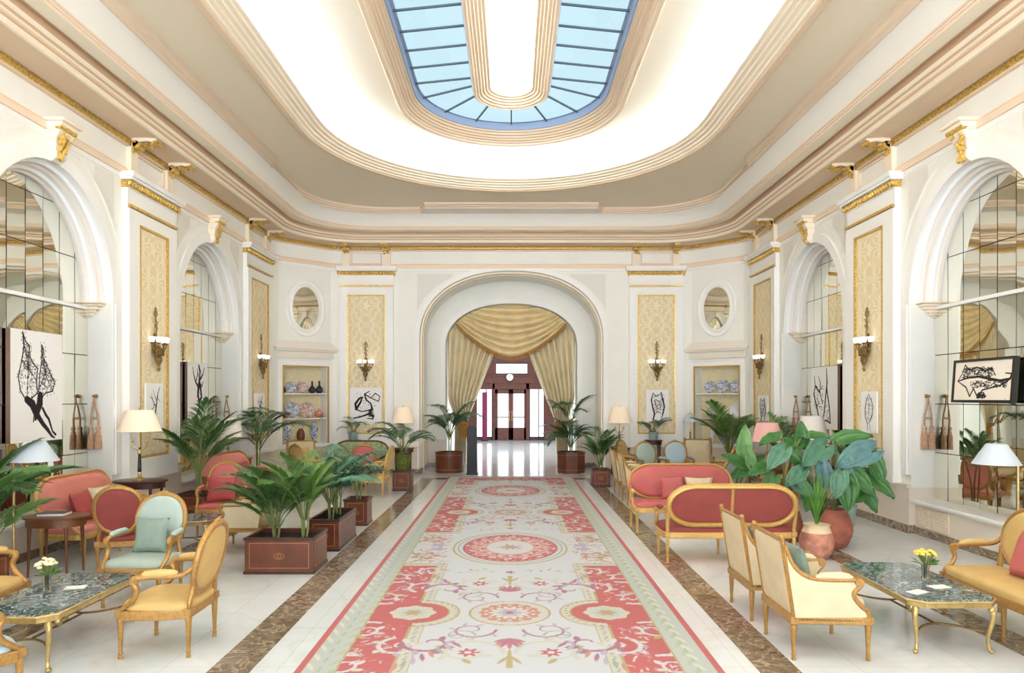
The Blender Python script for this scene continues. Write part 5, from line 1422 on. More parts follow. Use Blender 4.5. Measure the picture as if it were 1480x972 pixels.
hang('framed_ink_drawing', 'black-framed ink drawing of a winged shell hanging before the tall right mirror', 'shell', 1, 8.80, 9.95, 2.06, 2.60, -.16, .05, 6, tilt=R_(-4), frame=M['blackfr'], bg=(240, 230, 216))
hang('ink_drawing_panel', 'small white drawing of a bare branch behind the candelabra lamp', 'branch', -1, 11.48, 12.04, 1.55, 2.34, .14, .03, 7)
hang('ink_drawing_panel', 'small white drawing of a round seed head on the damask pier beside the celadon pot', 'seed', 1, 11.48, 11.98, 1.50, 2.20, .14, .03, 8)
hang('ink_drawing_panel', 'narrow white drawing of a sprig above the corner palms of the pink seating', 'branch', -1, 16.36, 17.0, 1.55, 2.2, .14, .03, 9)
hang('ink_drawing_panel', 'narrow white drawing of a feathered leaf above the pink lampshade', 'husk', 1, 16.36, 17.0, 1.45, 2.15, .14, .03, 10)
def back_pic(X0, X1, z0, z1): return ((X0, YB - .14, z0), (1, 0, 0), (0, 0, 1), X1 - X0, z1 - z0)
P0, ux, up, w, h = back_pic(-4.43, -3.55, 1.37, 2.37)
picture('ink_drawing_panel', 'white drawing of a tangled coil on the damask panel nearest the blue-and-white vases', 'coil', P0, ux, up, w, h, .03, 11)
P0, ux, up, w, h = back_pic(3.70, 4.32, 1.43, 2.31)
picture('ink_drawing_panel', 'white drawing of a dark split husk on the damask panel beside the plate cabinet', 'husk', P0, ux, up, w, h, .03, 12)

# ---- sconces
def sconce(label, p, f):
    """p: point on the panel, f: direction out of the wall"""
    t = thing('wall_sconce', label, 'wall lamp', p, atan2(f[1], f[0]) - pi / 2, 'gilt wall sconces with white cups')
    m = M['bronze']
    s = MB(); s.tube([(0, .03, -.30), (0, .05, -.1), (0, .05, .2), (0, .04, .50)], [.012, .022, .014, .010], 8); s.ell((0, .02, .0), (.06, .02, .14), 10, 8)
    s.tube(spline([(0, .04, .40), (-.05, .04, .45), (-.03, .04, .52), (0, .04, .47), (.03, .04, .52), (.05, .04, .45), (0, .04, .40)], 4), .008, 6); s.ell((0, .04, .55), (.022, .02, .028), 8, 6); s.ell((0, .045, .25), (.025, .025, .03), 8, 6); s.ell((0, .045, .34), (.018, .018, .022), 8, 6)
    for k in range(4): s.tube(spline([(0, .04, .36 - .05 * k), ((-1) ** k * .05, .05, .38 - .05 * k), ((-1) ** k * .03, .05, .33 - .05 * k)], 4), .006, 5)
    s.build('stem', m, t, sharp=50)
    dr = MB(); dr.lathe([(.001, -.52), (.02, -.50), (.028, -.47), (.012, -.44), (.03, -.40), (.055, -.33), (.03, -.28), (.075, -.22), (.10, -.15), (.06, -.12), (.02, -.08)], 12, c=(0, .09, 0))
    for k in range(14):
        a = pi * k / 13; dr.ell((.085 * cos(a), .09 + .07 * sin(a), -.17 - .05 * (k % 2)), (.02, .02, .035), 6, 5); dr.ell((.05 * cos(a), .09 + .04 * sin(a), -.30 - .03 * (k % 2)), (.016, .016, .03), 6, 5)
    dr.build('pendant_cluster', m, t, sharp=60)
    for k in range(5):
        a = R_(-80 + 40 * k); x, y = .20 * sin(a), .05 + .16 * cos(a) * .9
        A = MB().tube(spline([(0, .06, -.15), (x * .5, .05 + (y - .05) * .5, -.20), (x * .9, .05 + (y - .05) * .9, -.12), (x, y, -.04)], 5), .009, 6); A.lathe([(.008, -.06), (.026, -.05), (.03, -.035), (.012, -.03)], 8, c=(x, y, 0))
        A.ell((x * .7, .05 + (y - .05) * .7, -.14), (.018, .018, .03), 6, 5)
        a_ = A.build('arm', m, t, sharp=50)
        MB().lathe([(.020, -.035), (.040, -.02), (.05, .02), (.053, .06), (.050, .062), (.046, .02), (.03, -.015)], 12, c=(x, y, 0)).build('glass_cup', M['opal'], a_, sharp=60)
    return t
sconce('gilt five-cup sconce over the small branch drawing and candelabra lamp', (-(W - .095), 11.8, 3.06), (1, 0))
sconce('gilt five-cup sconce over the round seed head drawing', ((W - .095), 11.8, 3.06), (-1, 0))
sconce('gilt five-cup sconce over the narrow sprig drawing, beside the vase cabinet', (-(W - .095), 16.78, 3.06), (1, 0))
sconce('gilt five-cup sconce over the feathered leaf drawing, beside the plate cabinet', ((W - .095), 16.78, 3.06), (-1, 0))
sconce('gilt five-cup sconce above the tangled coil drawing on the end wall', (-3.99, YB - .095, 3.06), (0, -1))
sconce('gilt five-cup sconce above the dark split husk drawing on the end wall', (3.99, YB - .095, 3.06), (0, -1))

# ---- tassels on the arch jambs
def tassel(label, p, f, key):
    t = thing('tassel_tieback', label, 'tassel', p, atan2(f[1], f[0]) - pi / 2, key)
    MB().lathe([(.03, 0), (.03, .01), (.012, .02), (.012, .05), (.022, .055), (.022, .075), (.001, .08)], 10, M=Matrix.Rotation(-pi / 2, 4, 'X')).build('hook', M['bronze'], t, sharp=50)
    r = MB()
    for s in (-1, 1): r.tube(spline([(0, .05, .0), (s * .015, .055, -.12), (s * .055, .05, -.34), (s * .05, .05, -.50)], 4), .014, 6)
    r.tube([(-.055, .05, -.33), (0, .055, -.345), (.055, .05, -.33)], .016, 6)
    r.build('rope', M['rope'], t, sharp=60)
    for s in (-1, 1):
        x = s * .055
        h = MB(); h.lathe([(.012, -.46), (.03, -.48), (.034, -.51), (.022, -.535), (.032, -.55), (.034, -.58), (.038, -.60)], 12, c=(x, .05, 0))
        h.lathe([(.036, -.60), (.040, -.70), (.042, -.80), (.001, -.81)], 16, c=(x, .05, 0))
        for k in range(14):
            a = 2 * pi * k / 14; h.tube([(x + .036 * cos(a), .05 + .036 * sin(a), -.60), (x + .045 * cos(a), .05 + .045 * sin(a), -.82)], .008, 5)
        h.build('tassel', M['rope'], t, sharp=60)
for sg, nm in ((-1, 'left'), (1, 'right')):
    for ci, c in enumerate(AC):
        what = ('beside the candelabra lamp' if ci == 0 else 'over the corner palm by the pink seating') if sg < 0 else ('beside the black-framed drawing' if ci == 0 else 'above the pink lampshade')
        tassel('rope tieback with two tassels ' + what, (sg * (W + .22), c + HW - .025, 2.12), (0, -1), 'rope tiebacks')

# ---- drapes in the end arch
def arch_top(x):
    k = min(1, abs(x) / IH); return IZS + IRISE * (1 - k ** 2.22) ** (1 / 2.22)
YD = YI + .52
def drape(sg, label):
    t = thing('gold_drape', label, 'curtain', (sg * 1.5, YD, 0), 0, 'gold drapes of the end arch')
    n, mrow = 120, 70
    tie = 1.30
    def inner(z):    # inner edge
        if z > tie:
            k = (z - tie) / (3.62 - tie); k = max(0, min(1.25, k)); return 1.36 - (1.36 - .45) * (k ** 1.05) 
        return 1.36 + .02 * (tie - z)
    def outer(z):
        if z > 2.2: return IH - .02
        if z > tie: k = (2.2 - z) / (2.2 - tie); return IH - .02 - .22 * (k * k * (3 - 2 * k))
        return IH - .24 + .02 * (tie - z)
    def P(u, v):
        z = .05 + 4.6 * v
        xi, xo = inner(z), outer(z)
        x = xi + (xo - xi) * u
        zt = min(z, arch_top(x) - .02)
        amp = .16 * min(1, (xo - xi) / .8 + .35)
        dy = amp * (1 - 2 * abs(sin(u * pi * 8 + .4 * sin(z * 1.3))) ** .8) + .012 * sin(u * 2 * pi * 23 + z)
        if abs(z - tie) < .35: dy *= .45 + .55 * abs(z - tie) / .35
        return (sg * (x - 1.5), dy, zt)
    MB().grid(P, n, mrow).build('drape_cloth', M['drapelt'], t, sharp=None)
    for p in t.children[0].data.polygons: p.use_smooth = True
    b = MB(); pts = [(sg * (1.36 + .40 * k / 8 - 1.5), -.08 - .06 * sin(pi * k / 8), tie + .03 * k / 8) for k in range(9)]
    b.tube(pts, .05, 8, flat=1.0); b.tube([(sg * (1.76 - 1.5), -.06, tie + .03), (sg * (IH - 1.5), .02, tie + .22)], .03, 8)
    b.build('tieback_band', M['fringe'], t, sharp=60)
    f = MB()
    for k in range(12):
        x = 1.34 + .02 * k; f.tube([(sg * (x - 1.5), -.13, tie - .02), (sg * (x - 1.5), -.12, tie - .42)], .012, 5)
    f.build('fringe', M['fringe'], t, sharp=60)
    return t
drape(-1, 'gold silk drape tied back beside the black stand and round planter'); drape(1, 'gold silk drape tied back behind the eight-sided planter')
t = thing('swag_valance', 'gold silk swag hanging across the top of the end arch', 'curtain', (0, YI + .12, 0))
def swag_b(x):   # lower edge
    k = x / 1.66; return 3.32 + (4.32 - 3.32) * abs(k) ** 1.75
def SW(u, v):
    x0 = (u * 2 - 1)
    x = x0 * (1.66 + .0 * v); zt = arch_top(x) - .03; zb = swag_b(x)
    # folds fan out from the two upper corners and sag in the middle
    vv = v; z = zb + (zt - zb) * vv
    sag = vv * 9.5 + 0.0
    ph = (z - swag_b(x)) / (4.95 - 3.32) * 7.5 * (1.0 + .9 * abs(x0) ** 2)
    dep = -.03 * (1 - abs(x0) ** 3) * sin(pi * min(1, vv * 1.0 + .1)) + .20 * (1 - abs(sin(pi * ph)) ** .6)
    return (x, dep - .1 * (1 - x0 * x0), z)
o = MB().grid(SW, 90, 150).build('swag_cloth', M['drape'], t, sharp=None)
for p in o.data.polygons: p.use_smooth = True
f = MB(); pts = [(1.66 * (k / 40 * 2 - 1), -.10 * (1 - (k / 40 * 2 - 1) ** 2) - .0, swag_b(1.66 * (k / 40 * 2 - 1)) + .0) for k in range(41)]
f.tube(pts, .028, 8)
fo = f.build('gold_cord', M['fringe'], t, sharp=60)
f = MB()
for k in range(110):
    x0 = (k + .5) / 110 * 2 - 1; x = 1.66 * x0; z = swag_b(x); y = -.10 * (1 - x0 * x0); f.tube([(x, y, z), (x, y + .01, z - .12)], .010, 5)
f.build('fringe', M['fringe'], t, sharp=60)

# ---- display cabinets in the corner niches, oval mirrors, cornice shelf
CH0 = wp(XS + RC * R_(20), 0, 0); CH1 = wp(XS + RC * R_(66), 0, 0)
def corner_frame(sg):
    a = Vector((CH0.x * sg, CH0.y, 0)); b = Vector((CH1.x * sg, CH1.y, 0)); mid = (a + b) / 2
    n = Vector((-sg, -1, 0)); d = (b - a).normalized(); n = Vector((-d.y, d.x, 0)); n = n if n.dot(Vector((-sg, -1, 0))) > 0 else -n
    # local +y points into the room
    return mid, head(n.x, n.y)
CONT = {}
for sg in (-1, 1):
    mid, rz = corner_frame(sg)
    who = 'holding blue vases and plates' if sg < 0 else 'holding rows of plates behind the settees'
    t = thing('display_cabinet', 'built-in white wall cabinet with gilt edge %s' % who, 'cabinet', mid, rz, 'corner display cabinets')
    hw = .655; D = -.42
    c = MB()
    c.quad((-hw, D, NZ[0]), (hw, D, NZ[0]), (hw, D, NZ[1]), (-hw, D, NZ[1]))
    c.build('lined_back', M['cabback'], t, sharp=None)
    c = MB()
    for s in (-1, 1): c.bb(s * hw, s * (hw + .02), D, .01, NZ[0], NZ[1])
    c.bb(-hw, hw, D, .01, NZ[1], NZ[1] + .02); c.bb(-hw, hw, D, .03, NZ[0] - .02, NZ[0])
    c.build('cabinet_body', M['white'], t, sharp=None)
    for z in (1.545, 2.21):
        MB().bb(-hw, hw, D, -.04, z - .03, z).build('shelf', M['white'], t, bevel=.004)
    f = MB()
    for s in (-1, 1): f.bb(s * (hw - .0), s * (hw + .12), 0, .04, .76, NZ[1] + .13)
    f.bb(-hw, hw, 0, .04, NZ[1] + .01, NZ[1] + .13); f.bb(-hw - .12, hw + .12, 0, .05, .76, NZ[0] - .0)
    f.build('surround', M['white'], t, bevel=.008)
    g = MB()
    for s in (-1, 1): g.bb(s * (hw - .02), s * (hw + .012), .0, .05, NZ[0], NZ[1])
    g.bb(-hw, hw, 0, .05, NZ[1] - .012, NZ[1] + .02)
    g.build('gilt_edge', M['giltpale'], t, sharp=None)
    h = MB()
    for (a, b, z0, z1, y) in ((.86, .86, 3.14, 3.20, .07), (.84, .84, 3.20, 3.32, .05), (.93, .93, 3.32, 3.37, .12), (.96, .96, 3.37, 3.42, .16)): h.bb(-a * .95, b * .95, 0, y, z0, z1)
    prof = [(-.92, 3.42), (.92, 3.42), (.72, 3.58), (-.72, 3.58)]
    h.add([(x, 0, z) for (x, z) in prof] + [(x, .07, z) for (x, z) in prof], [(4, 5, 6, 7), (3, 2, 6, 7), (0, 3, 7, 4), (1, 5, 6, 2)])
    h.build('hood_moulding', M['pearlw'], t, bevel=.008)
    CONT[sg] = (mid, rz)
    # oval mirror
    o = thing('oval_mirror', 'oval mirror in a white moulded frame above the %s' % ('vase cabinet' if sg < 0 else 'plate cabinet'), 'mirror', mid + Vector((0, 0, 4.48)), rz, 'oval corner mirrors')
    def ov(a, b, y, n=48): return [(a * cos(2 * pi * k / n), y, b * sin(2 * pi * k / n)) for k in range(n)]
    fr = MB()
    rows = [ov(.56, .77, 0), ov(.56, .77, .03), ov(.53, .74, .05), ov(.50, .71, .035), ov(.44, .65, .03), ov(.42, .63, .055), ov(.39, .59, .055), ov(.365, .555, .02)]
    n = 48; fr.add([p for r in rows for p in r], [(j * n + i, j * n + (i + 1) % n, (j + 1) * n + (i + 1) % n, (j + 1) * n + i) for j in range(len(rows) - 1) for i in range(n)])
    fr.build('oval_frame', M['white'], o, sharp=35)
    gm = MB(); R2 = [[(x * k, .022 + .012 * (1 - k * k), z * k) for (x, _, z) in ov(.37, .56, 0)] for k in (1, .66, .33)]
    gm.add([p for r in R2 for p in r] + [(0, .034, 0)], [(j * n + i, j * n + (i + 1) % n, (j + 1) * n + (i + 1) % n, (j + 1) * n + i) for j in range(2) for i in range(n)] + [(2 * n + i, 2 * n + (i + 1) % n, 3 * n) for i in range(n)])
    gm.build('mirror_glass', M['mirror'], o, sharp=60)
def on_shelf(sg, x, y, z):
    mid, rz = CONT[sg]; return mid + Matrix.Rotation(rz, 3, 'Z') @ Vector((x, y, z))
def plate(label, sg, x, z, r, m, y=-.30):
    o = MB(); Mx = Matrix.Rotation(R_(-78), 4, 'X')
    o.lathe([(.001, .0), (r * .55, .004), (r * .62, .014), (r * .97, .03), (r, .036), (r * .96, .022), (r * .6, .002), (.001, -.006)], 28, M=Mx, c=(0, 0, r * .99))
    e = o.build('display_plate', m, None, sharp=50); e.location = on_shelf(sg, x, y, z); e.rotation_euler = (0, 0, CONT[sg][1]); tag(e, label, 'plate', 'plates in the corner cabinets'); return e
VP = {'bottle': [(.001, 0), (.05, 0), (.085, .05), (.09, .10), (.05, .16), (.022, .20), (.02, .29), (.03, .31), (.024, .31), (.001, .29)],
      'jar': [(.001, 0), (.06, 0), (.075, .03), (.105, .16), (.11, .26), (.08, .34), (.055, .37), (.06, .40), (.05, .40), (.001, .36)],
      'tall': [(.001, 0), (.055, 0), (.06, .03), (.05, .08), (.085, .22), (.095, .32), (.06, .41), (.045, .44), (.07, .50), (.06, .50), (.001, .44)],
      'bowl': [(.001, 0), (.05, 0), (.055, .02), (.12, .10), (.14, .16), (.13, .16), (.001, .05)],
      'pot': [(.001, 0), (.07, 0), (.11, .06), (.12, .13), (.09, .2), (.06, .21), (.05, .24), (.015, .26), (.02, .29), (.001, .3)]}
def vase(name, label, sg, x, z, kind, m, s=1.0, y=-.22, cat='vase'):
    e = MB().lathe([(r * s, h * s) for (r, h) in VP[kind]], 20).build(name, m, None, sharp=50)
    e.location = on_shelf(sg, x, y, z + .002); tag(e, label, cat, 'pottery in the corner cabinets'); return e
# left cabinet (local x runs from the back wall side; mirrored by sg below)
k = 1
def lx(v): return -v     # picture right on the left cabinet is local -x
vase('bottle_vase', 'dark bottle vase at the left end of the top shelf of the vase cabinet', -1, lx(-.545), 2.21, 'bottle', M['darkpot'], 1.0)
vase('bottle_vase', 'dark bottle vase in the middle of the top shelf, right of the flowered plate', -1, lx(.30), 2.21, 'bottle', M['darkpot'], 1.05)
vase('bottle_vase', 'dark blue bottle vase at the right end of the top shelf of the vase cabinet', -1, lx(.51), 2.21, 'bottle', M['darkpot'], 1.1)
plate('grey-blue plate on the top shelf of the vase cabinet', -1, lx(-.29), 2.21, .155, M['chinagr'])
plate('pink-flowered plate on the top shelf of the vase cabinet', -1, lx(.04), 2.21, .155, M['chinard'])
plate('large grey-blue plate on the middle shelf of the vase cabinet', -1, lx(-.26), 1.545, .215, M['chinagr'])
plate('large pink-flowered plate on the middle shelf of the vase cabinet', -1, lx(.18), 1.545, .215, M['chinard'])
vase('figurine_jar', 'small terracotta lidded jar at the left end of the middle shelf of the vase cabinet', -1, lx(-.52), 1.545, 'pot', M['terra'], .8, -.12, cat='jar')
vase('figurine_jar', 'small terracotta lidded jar at the right end of the middle shelf of the vase cabinet', -1, lx(.50), 1.545, 'pot', M['terra'], .85, cat='jar')
vase('porcelain_vase', 'tall blue and white vase at the left of the bottom shelf of the vase cabinet', -1, lx(-.42), .86, 'tall', M['chinabl'], 1.15)
vase('porcelain_vase', 'tall blue and white vase at the right of the bottom shelf of the vase cabinet', -1, lx(.36), .86, 'tall', M['chinabl'], 1.15)
vase('lidded_jar', 'brown lidded jar between the two tall blue and white vases', -1, lx(-.03), .86, 'jar', M['walnut'], 1.0, cat='jar')
lx = lambda v: -v
plate('small grey-rimmed plate at the left of the top shelf of the plate cabinet', 1, lx(-.34), 2.21, .17, M['chinagr'])
plate('larger patterned plate in the middle of the top shelf of the plate cabinet', 1, lx(.05), 2.21, .185, M['chinagr'])
plate('larger patterned plate at the right of the top shelf of the plate cabinet', 1, lx(.435), 2.21, .185, M['chinagr'])
vase('tureen', 'grey-blue lidded tureen on the middle shelf of the plate cabinet', 1, lx(-.22), 1.545, 'pot', M['chinagr'], 1.35, cat='pot')
plate('plain white plate at the right of the middle shelf of the plate cabinet', 1, lx(.42), 1.545, .20, M['china'])
vase('porcelain_vase', 'small white vase on the bottom shelf of the plate cabinet', 1, lx(-.25), .86, 'tall', M['china'], .8)
vase('porcelain_bowl', 'blue and white bowl on the bottom shelf of the plate cabinet', 1, lx(.10), .86, 'bowl', M['chinabl'], 1.2, cat='bowl')
vase('lidded_jar', 'grey-blue lidded jar at the right of the bottom shelf of the plate cabinet', 1, lx(.40), .86, 'jar', M['chinagr'], .9, cat='jar')

# clock over the street door
t = thing('wall_clock', 'round white clock over the mahogany street door', 'clock', (-.07, PY - .22, 3.08))
MB().lathe([(.001, .0), (.17, .0), (.20, .0), (.215, .02), (.20, .045), (.17, .03), (.001, .028)], 28, M=Matrix.Rotation(R_(90), 4, 'X')).build('clock_case', M['mahogdk'], t, sharp=40)
MB().add([(.172 * cos(2 * pi * k / 28), -.05, .172 * sin(2 * pi * k / 28)) for k in range(28)], [tuple(range(28))]).build('dial', M['paper'], t, sharp=None)
MB().bb(-.006, .006, -.066, -.06, -.01, .12).build('minute_hand', M['black'], t, sharp=None); MB().bb(-.08, .01, -.066, -.06, -.007, .007).build('hour_hand', M['black'], t, sharp=None)
for k in range(12):
    a = 2 * pi * k / 12; MB().box((.14 * cos(a), -.06, .14 * sin(a)), (.014, .006, .014)).build('hour_mark', M['black'], t, sharp=None)
# banner and stand
t = thing('magenta_banner', 'tall narrow magenta banner by the street door', 'banner', (-1.28, 33.3, 0))
MB().grid(lambda u, v: ((u - .5) * .24, .015 * sin(u * 9), .05 + 2.3 * v), 10, 2).build('banner_cloth', M['magenta'], t, sharp=None)
MB().bb(-.16, .16, -.1, .1, 0, .04).build('base', M['black'], t, sharp=None); MB().tube([(0, .04, 0), (0, .04, 2.38)], .012, 6).build('pole', M['black'], t)
t = thing('black_pedestal', 'slim black pedestal at the left end of the carpet', 'pedestal', (-1.07, 18.9, 0))
b = MB(); b.box((0, 0, .02), (.32, .26, .04)); b.box((0, 0, .65), (.28, .20, 1.24), top=.93)
b.build('column', M['black'], t, bevel=.01)
MB().box((0, -.02, 1.30), (.24, .16, .06), top=.8).build('cap', M['darkpot'], t, bevel=.008)
# ------------------------------------------------------------------ furniture in its places
# left foreground group
coffee_table('left foreground marble coffee table with a vase of cream flowers on it', (-3.85, 5.88, 0), 0)
fauteuil('yellow medallion-back armchair seen from behind, between the marble table and the carpet', (-2.87, 5.84, 0), (-1, 0), M['yellow'])
fauteuil('pale mint medallion-back armchair with a sage cushion, facing the camera behind the marble table', (-3.80, 7.18, 0), (0, -1), M['mint'], M['mint'])
cushion('sage green square cushion on the mint armchair', (-3.80, 7.26, .475), (0, -1), M['mintdk'], (.18, .18, .05), 13)
fauteuil('yellow armchair cut by the left edge of the picture, beside the marble table', (-4.76, 6.12, 0), (1, 0), M['yellow'])
fauteuil('pale blue armchair in the bottom left corner, only its right arm in view', (-3.73, 4.62, 0), (.5, .87), M['blue'])
bouquet('glass vase of cream flowers on the left marble coffee table', (-3.94, 5.87, .45), M['petal'], seed=4)
o = MB().box((0, 0, .004), (.16, .11, .004)).build('menu_card', M['paper'], None, sharp=None); o.location = (-3.78, 6.0, .45); o.rotation_euler = (0, 0, .3); tag(o, 'white card lying beside the cream flowers', 'card', 'cards on the coffee tables')
# pink settee by the wall, red armchair, oval table
settee('rose pink settee along the left wall below the folded wings drawing', (-5.62, 9.47, 0), (1, 0), M['salmon'], L=1.72, h=1.08, frame=M['giltpale'])
cushion('crimson cushion on the left wall settee', (-5.58, 9.12, .482), (1, .1), M['redcush'], (.21, .20, .08), 18)
cushion('yellow cushion on the left wall settee, behind the red armchair', (-5.58, 9.56, .482), (1, -.1), M['cream'], (.22, .21, .08), 18)
fauteuil('red medallion armchair with gilt rear frame, seen from behind beside the oval table', (-4.72, 8.50, 0), (-.25, 1), M['red'], M['red'], top=1.06)
side_table('oval_side_table', 'walnut oval side table with a book on it, in front of the pink wall settee', (-5.42, 8.24, 0), .70, .36, .25, M['walnut'], group=None)
t = thing('book', 'closed book with white pages on the oval walnut table', 'book', (-5.44, 8.24, .70), .15)
MB().box((0, 0, .016), (.29, .21, .026)).build('pages', M['paper'], t, sharp=None)
b = MB(); b.box((0, 0, .0015), (.30, .22, .003)); b.box((0, 0, .031), (.30, .22, .004)); b.box((-.149, 0, .016), (.004, .22, .03)); b.build('cover', M['bookc'], t, sharp=None)
floor_lamp('brass floor lamp with grey shade near the pink settee at the left edge', (-5.48, 7.62, 0), 0, h=1.43)
box_planter('palm in a mahogany box at the left edge behind the yellow armchair', (-5.75, 8.0 - .75, 0), .62, .5, .44, [(0, 0, 'areca', 15, 1.25, 1.0, .35), (.15, .1, 'bright', 7, .9, 1.1, .1)])
# candelabra lamp on its table by the pier
side_table('half_round_table', 'dark half-round table under the candelabra lamp by the left pier', (-5.76, 10.75, 0), .82, .40, .28, M['mahogdk'])
table_lamp('brass candelabra lamp with wide ivory shade on the dark table by the left pier', (-5.76, 10.72, .82), M['shade'], h=1.08, r=.315, rt=.20, sh=.32)
# middle group on the left
fauteuil('pink medallion armchair with carved gilt arms, facing the camera in the second left group', (-4.55, 10.85, 0), (.18, -1), M['pink'], top=1.15)
cushion('coral cushion leaning on the pink medallion armchair', (-4.50, 10.72, .475), (.18, -1), M['redcush'], (.22, .20, .07), 16)
bergere('cream square-back armchair side on behind the front planter box', (-3.70, 9.62, 0), (-1, 0), M['cream'])
coffee_table('marble coffee table of the second left group, in front of the pink armchair', (-4.55, 9.55, 0), pi / 2, L=1.0, w=.62)
bouquet('glass vase of pale flowers on the second left coffee table', (-4.72, 9.58, .45), M['petal'], seed=9)
settee('pink settee of the second left group, below the palms of the far mirror', (-5.15, 13.2, 0), (1, -.15), M['salmon'], L=1.75, h=1.06)
cushion('crimson cushion on the pink settee of the second left group', (-5.18, 13.55, .48), (1, -.15), M['redcush'], (.2, .19, .08), 18)
side_table('console_table', 'walnut console table with a lower shelf under the left far mirror', (-5.75, 14.2, 0), .82, .25, .62, M['walnut'], round_=False, shelf=.25)
table_lamp('table lamp with large white shade in front of the dancer-like drawing', (-5.75, 14.05, .82), M['shadewh'], h=.86, r=.30, rt=.22, sh=.42, candle=False)
box_planter('tall palm in a mahogany box behind the pink medallion armchair', (-5.45, 12.05, 0), .5, .5, .45, [(0, 0, 'areca', 16, 1.35, 1.0, .45)])
box_planter('palm in a mahogany box in the left corner beside the vase cabinet', (-5.62, 15.35, 0), .5, .5, .45, [(0, 0, 'kentia', 14, 1.45, .8, .75)])
# planters along the left floor band
box_planter('broad mahogany box with two palms, nearest of the row along the carpet', (-2.76, 8.52, 0), .82, .60, .43, [(-.14, 0, 'areca', 20, 1.0, 1.1, .15), (.2, .05, 'bright', 13, .95, .8, .25)])
box_planter('long mahogany box with a drooping blue-green palm, second of the row along the carpet', (-2.56, 9.96, 0), .41, 1.04, .43, [(0, -.15, 'blue', 22, 1.0, 1.1, .3), (0, .25, 'kentia', 9, .8, 1.1, .3)])
box_planter('square mahogany box with a palm, third of the row along the carpet', (-2.55, 11.52, 0), .38, .4, .43, [(0, 0, 'kentia', 12, .8, 1.0, .25)])
box_planter('small square mahogany box with an arching palm, last of the left row', (-2.46, 15.72, 0), .41, .41, .455, [(0, 0, 'kentia', 12, 1.0, .9, .6)])
m = MB().lathe([(.13, .0), (.17, .08), (.19, .22), (.185, .36), (.16, .40), (.001, .38)], 18).build('mossy_pot', M['moss'], None, sharp=60)
m.location = (-2.46, 15.72, .425); tag(m, 'mossy round pot standing in the last mahogany box on the left', 'pot')
drum_planter('round mahogany planter with a tall palm, left of the arch', (-1.74, 19.52, 0), .40, .57, 28, [(0, 0, 'kentia', 15, 1.3, .8, .55)])
drum_planter('eight-sided mahogany planter with a bushy palm, right of the arch', (1.67, 19.45, 0), .41, .58, 8, [(0, 0, 'kentia', 20, 1.05, 1.1, .25), (0, 0, 'kentia', 7, 1.25, .3, .95)])
box_planter('square mahogany box with a slim palm at the far right end of the carpet', (2.12, 16.5, 0), .42, .42, .40, [(0, 0, 'areca', 18, .95, .5, .2)])
# far left seating
fauteuil('yellow medallion armchair side on beside the floor band near the mossy pot', (-2.93, 14.75, 0), (-1, .1), M['yellow'], frame=M['giltpale'])
settee('settee in green floral cloth at the end wall below the coil drawing', (-3.95, 17.9, 0), (0, -1), M['floral'], L=1.5, h=.98, frame=M['walnut'])
coffee_table('far coffee table in front of the floral settee', (-3.9, 16.55, 0), pi / 2, L=.95, w=.55, h=.48, top=M['moss'], frame=M['walnut'])
bergere('cream square-back armchair in front of the vase cabinet', (-5.12, 16.95, 0), (.4, -1), M['cream'], h=1.02)
cushion('yellow cushion on the cream armchair by the vase cabinet', (-5.10, 16.83, .495), (.4, -1), M['yellow'], (.2, .2, .07), 16)
fauteuil('yellow medallion armchair half hidden by the palms, left of the far coffee table', (-4.55, 15.6, 0), (.6, .8), M['yellow'])
fauteuil('coral medallion armchair seen between the palm fronds on the left', (-3.35, 15.75, 0), (-.2, 1), M['pink'])
side_table('plant_stand', 'dark plant stand below the coil drawing', (-4.28, 18.72, 0), .95, .20, .20, M['mahogdk'])
def small_palm(label, loc, key, n, s, pm='celadon'):
    t = pot_plant('potted_palm', label, loc, [(.001, 0), (.09, 0), (.12, .05), (.13, .2), (.14, .22), (.125, .22), (.001, .2)], M[pm], .19, .125, group='small potted palms on stands')
    palm_crown(t, (0, 0, .18), key, n, s, int(abs(loc[0] * 77))); return t
small_palm('small dark palm in a glazed pot on the stand below the coil drawing', (-4.28, 18.72, .95), 'kentia', 9, .62)
for sg in (-1, 1):
    side = 'left' if sg < 0 else 'right'
    side_table('lamp_table', 'dark lamp table against the end wall %s of the arch' % side, (sg * 2.92, 18.72, 0), .74, .30, .22, M['mahogdk'])
    table_lamp('%s lamp with ivory shade against the end wall %s of the arch' % ('brass' if sg < 0 else 'candelabra', side), (sg * 2.92, 18.70, .74), M['shade'], h=1.10, r=.30, rt=.20, sh=.42, candle=(sg > 0))

# right foreground group
bergere('cream square-back armchair nearest the camera, side on at the carpet edge', (2.56, 5.84, 0), (1, 0), M['cream'])
bergere('cream square-back armchair second from the camera at the carpet edge', (2.56, 6.80, 0), (1, 0), M['cream'])
cushion('sage cushion on the nearest cream armchair', (2.50, 5.95, .494), (1, 0), M['mintdk'], (.17, .18, .06), 14)
cushion('sage cushion on the second cream armchair', (2.50, 6.80, .494), (1, 0), M['mintdk'], (.17, .18, .06), 14)
coffee_table('marble coffee table with brass legs in the right foreground', (3.63, 6.28, 0), 0, L=1.32, w=.72)
bouquet('glass vase of yellow flowers on the right marble coffee table', (3.74, 6.25, .45), M['petaly'], seed=2)
for (x, y, r_, lab) in ((3.72, 6.02, .2, 'white card lying below the yellow flowers'), (3.44, 5.86, .5, 'white leaflet at the near edge of the right coffee table')):
    o = MB().box((0, 0, .004), (.17, .10, .004)).build('menu_card', M['paper'], None, sharp=None); o.location = (x, y, .45); o.rotation_euler = (0, 0, r_); tag(o, lab, 'card', 'cards on the coffee tables')
settee('yellow oval-back settee cut by the right edge of the picture', (4.50, 5.95, 0), (-1, 0), M['yellow'], L=1.75, h=1.08)
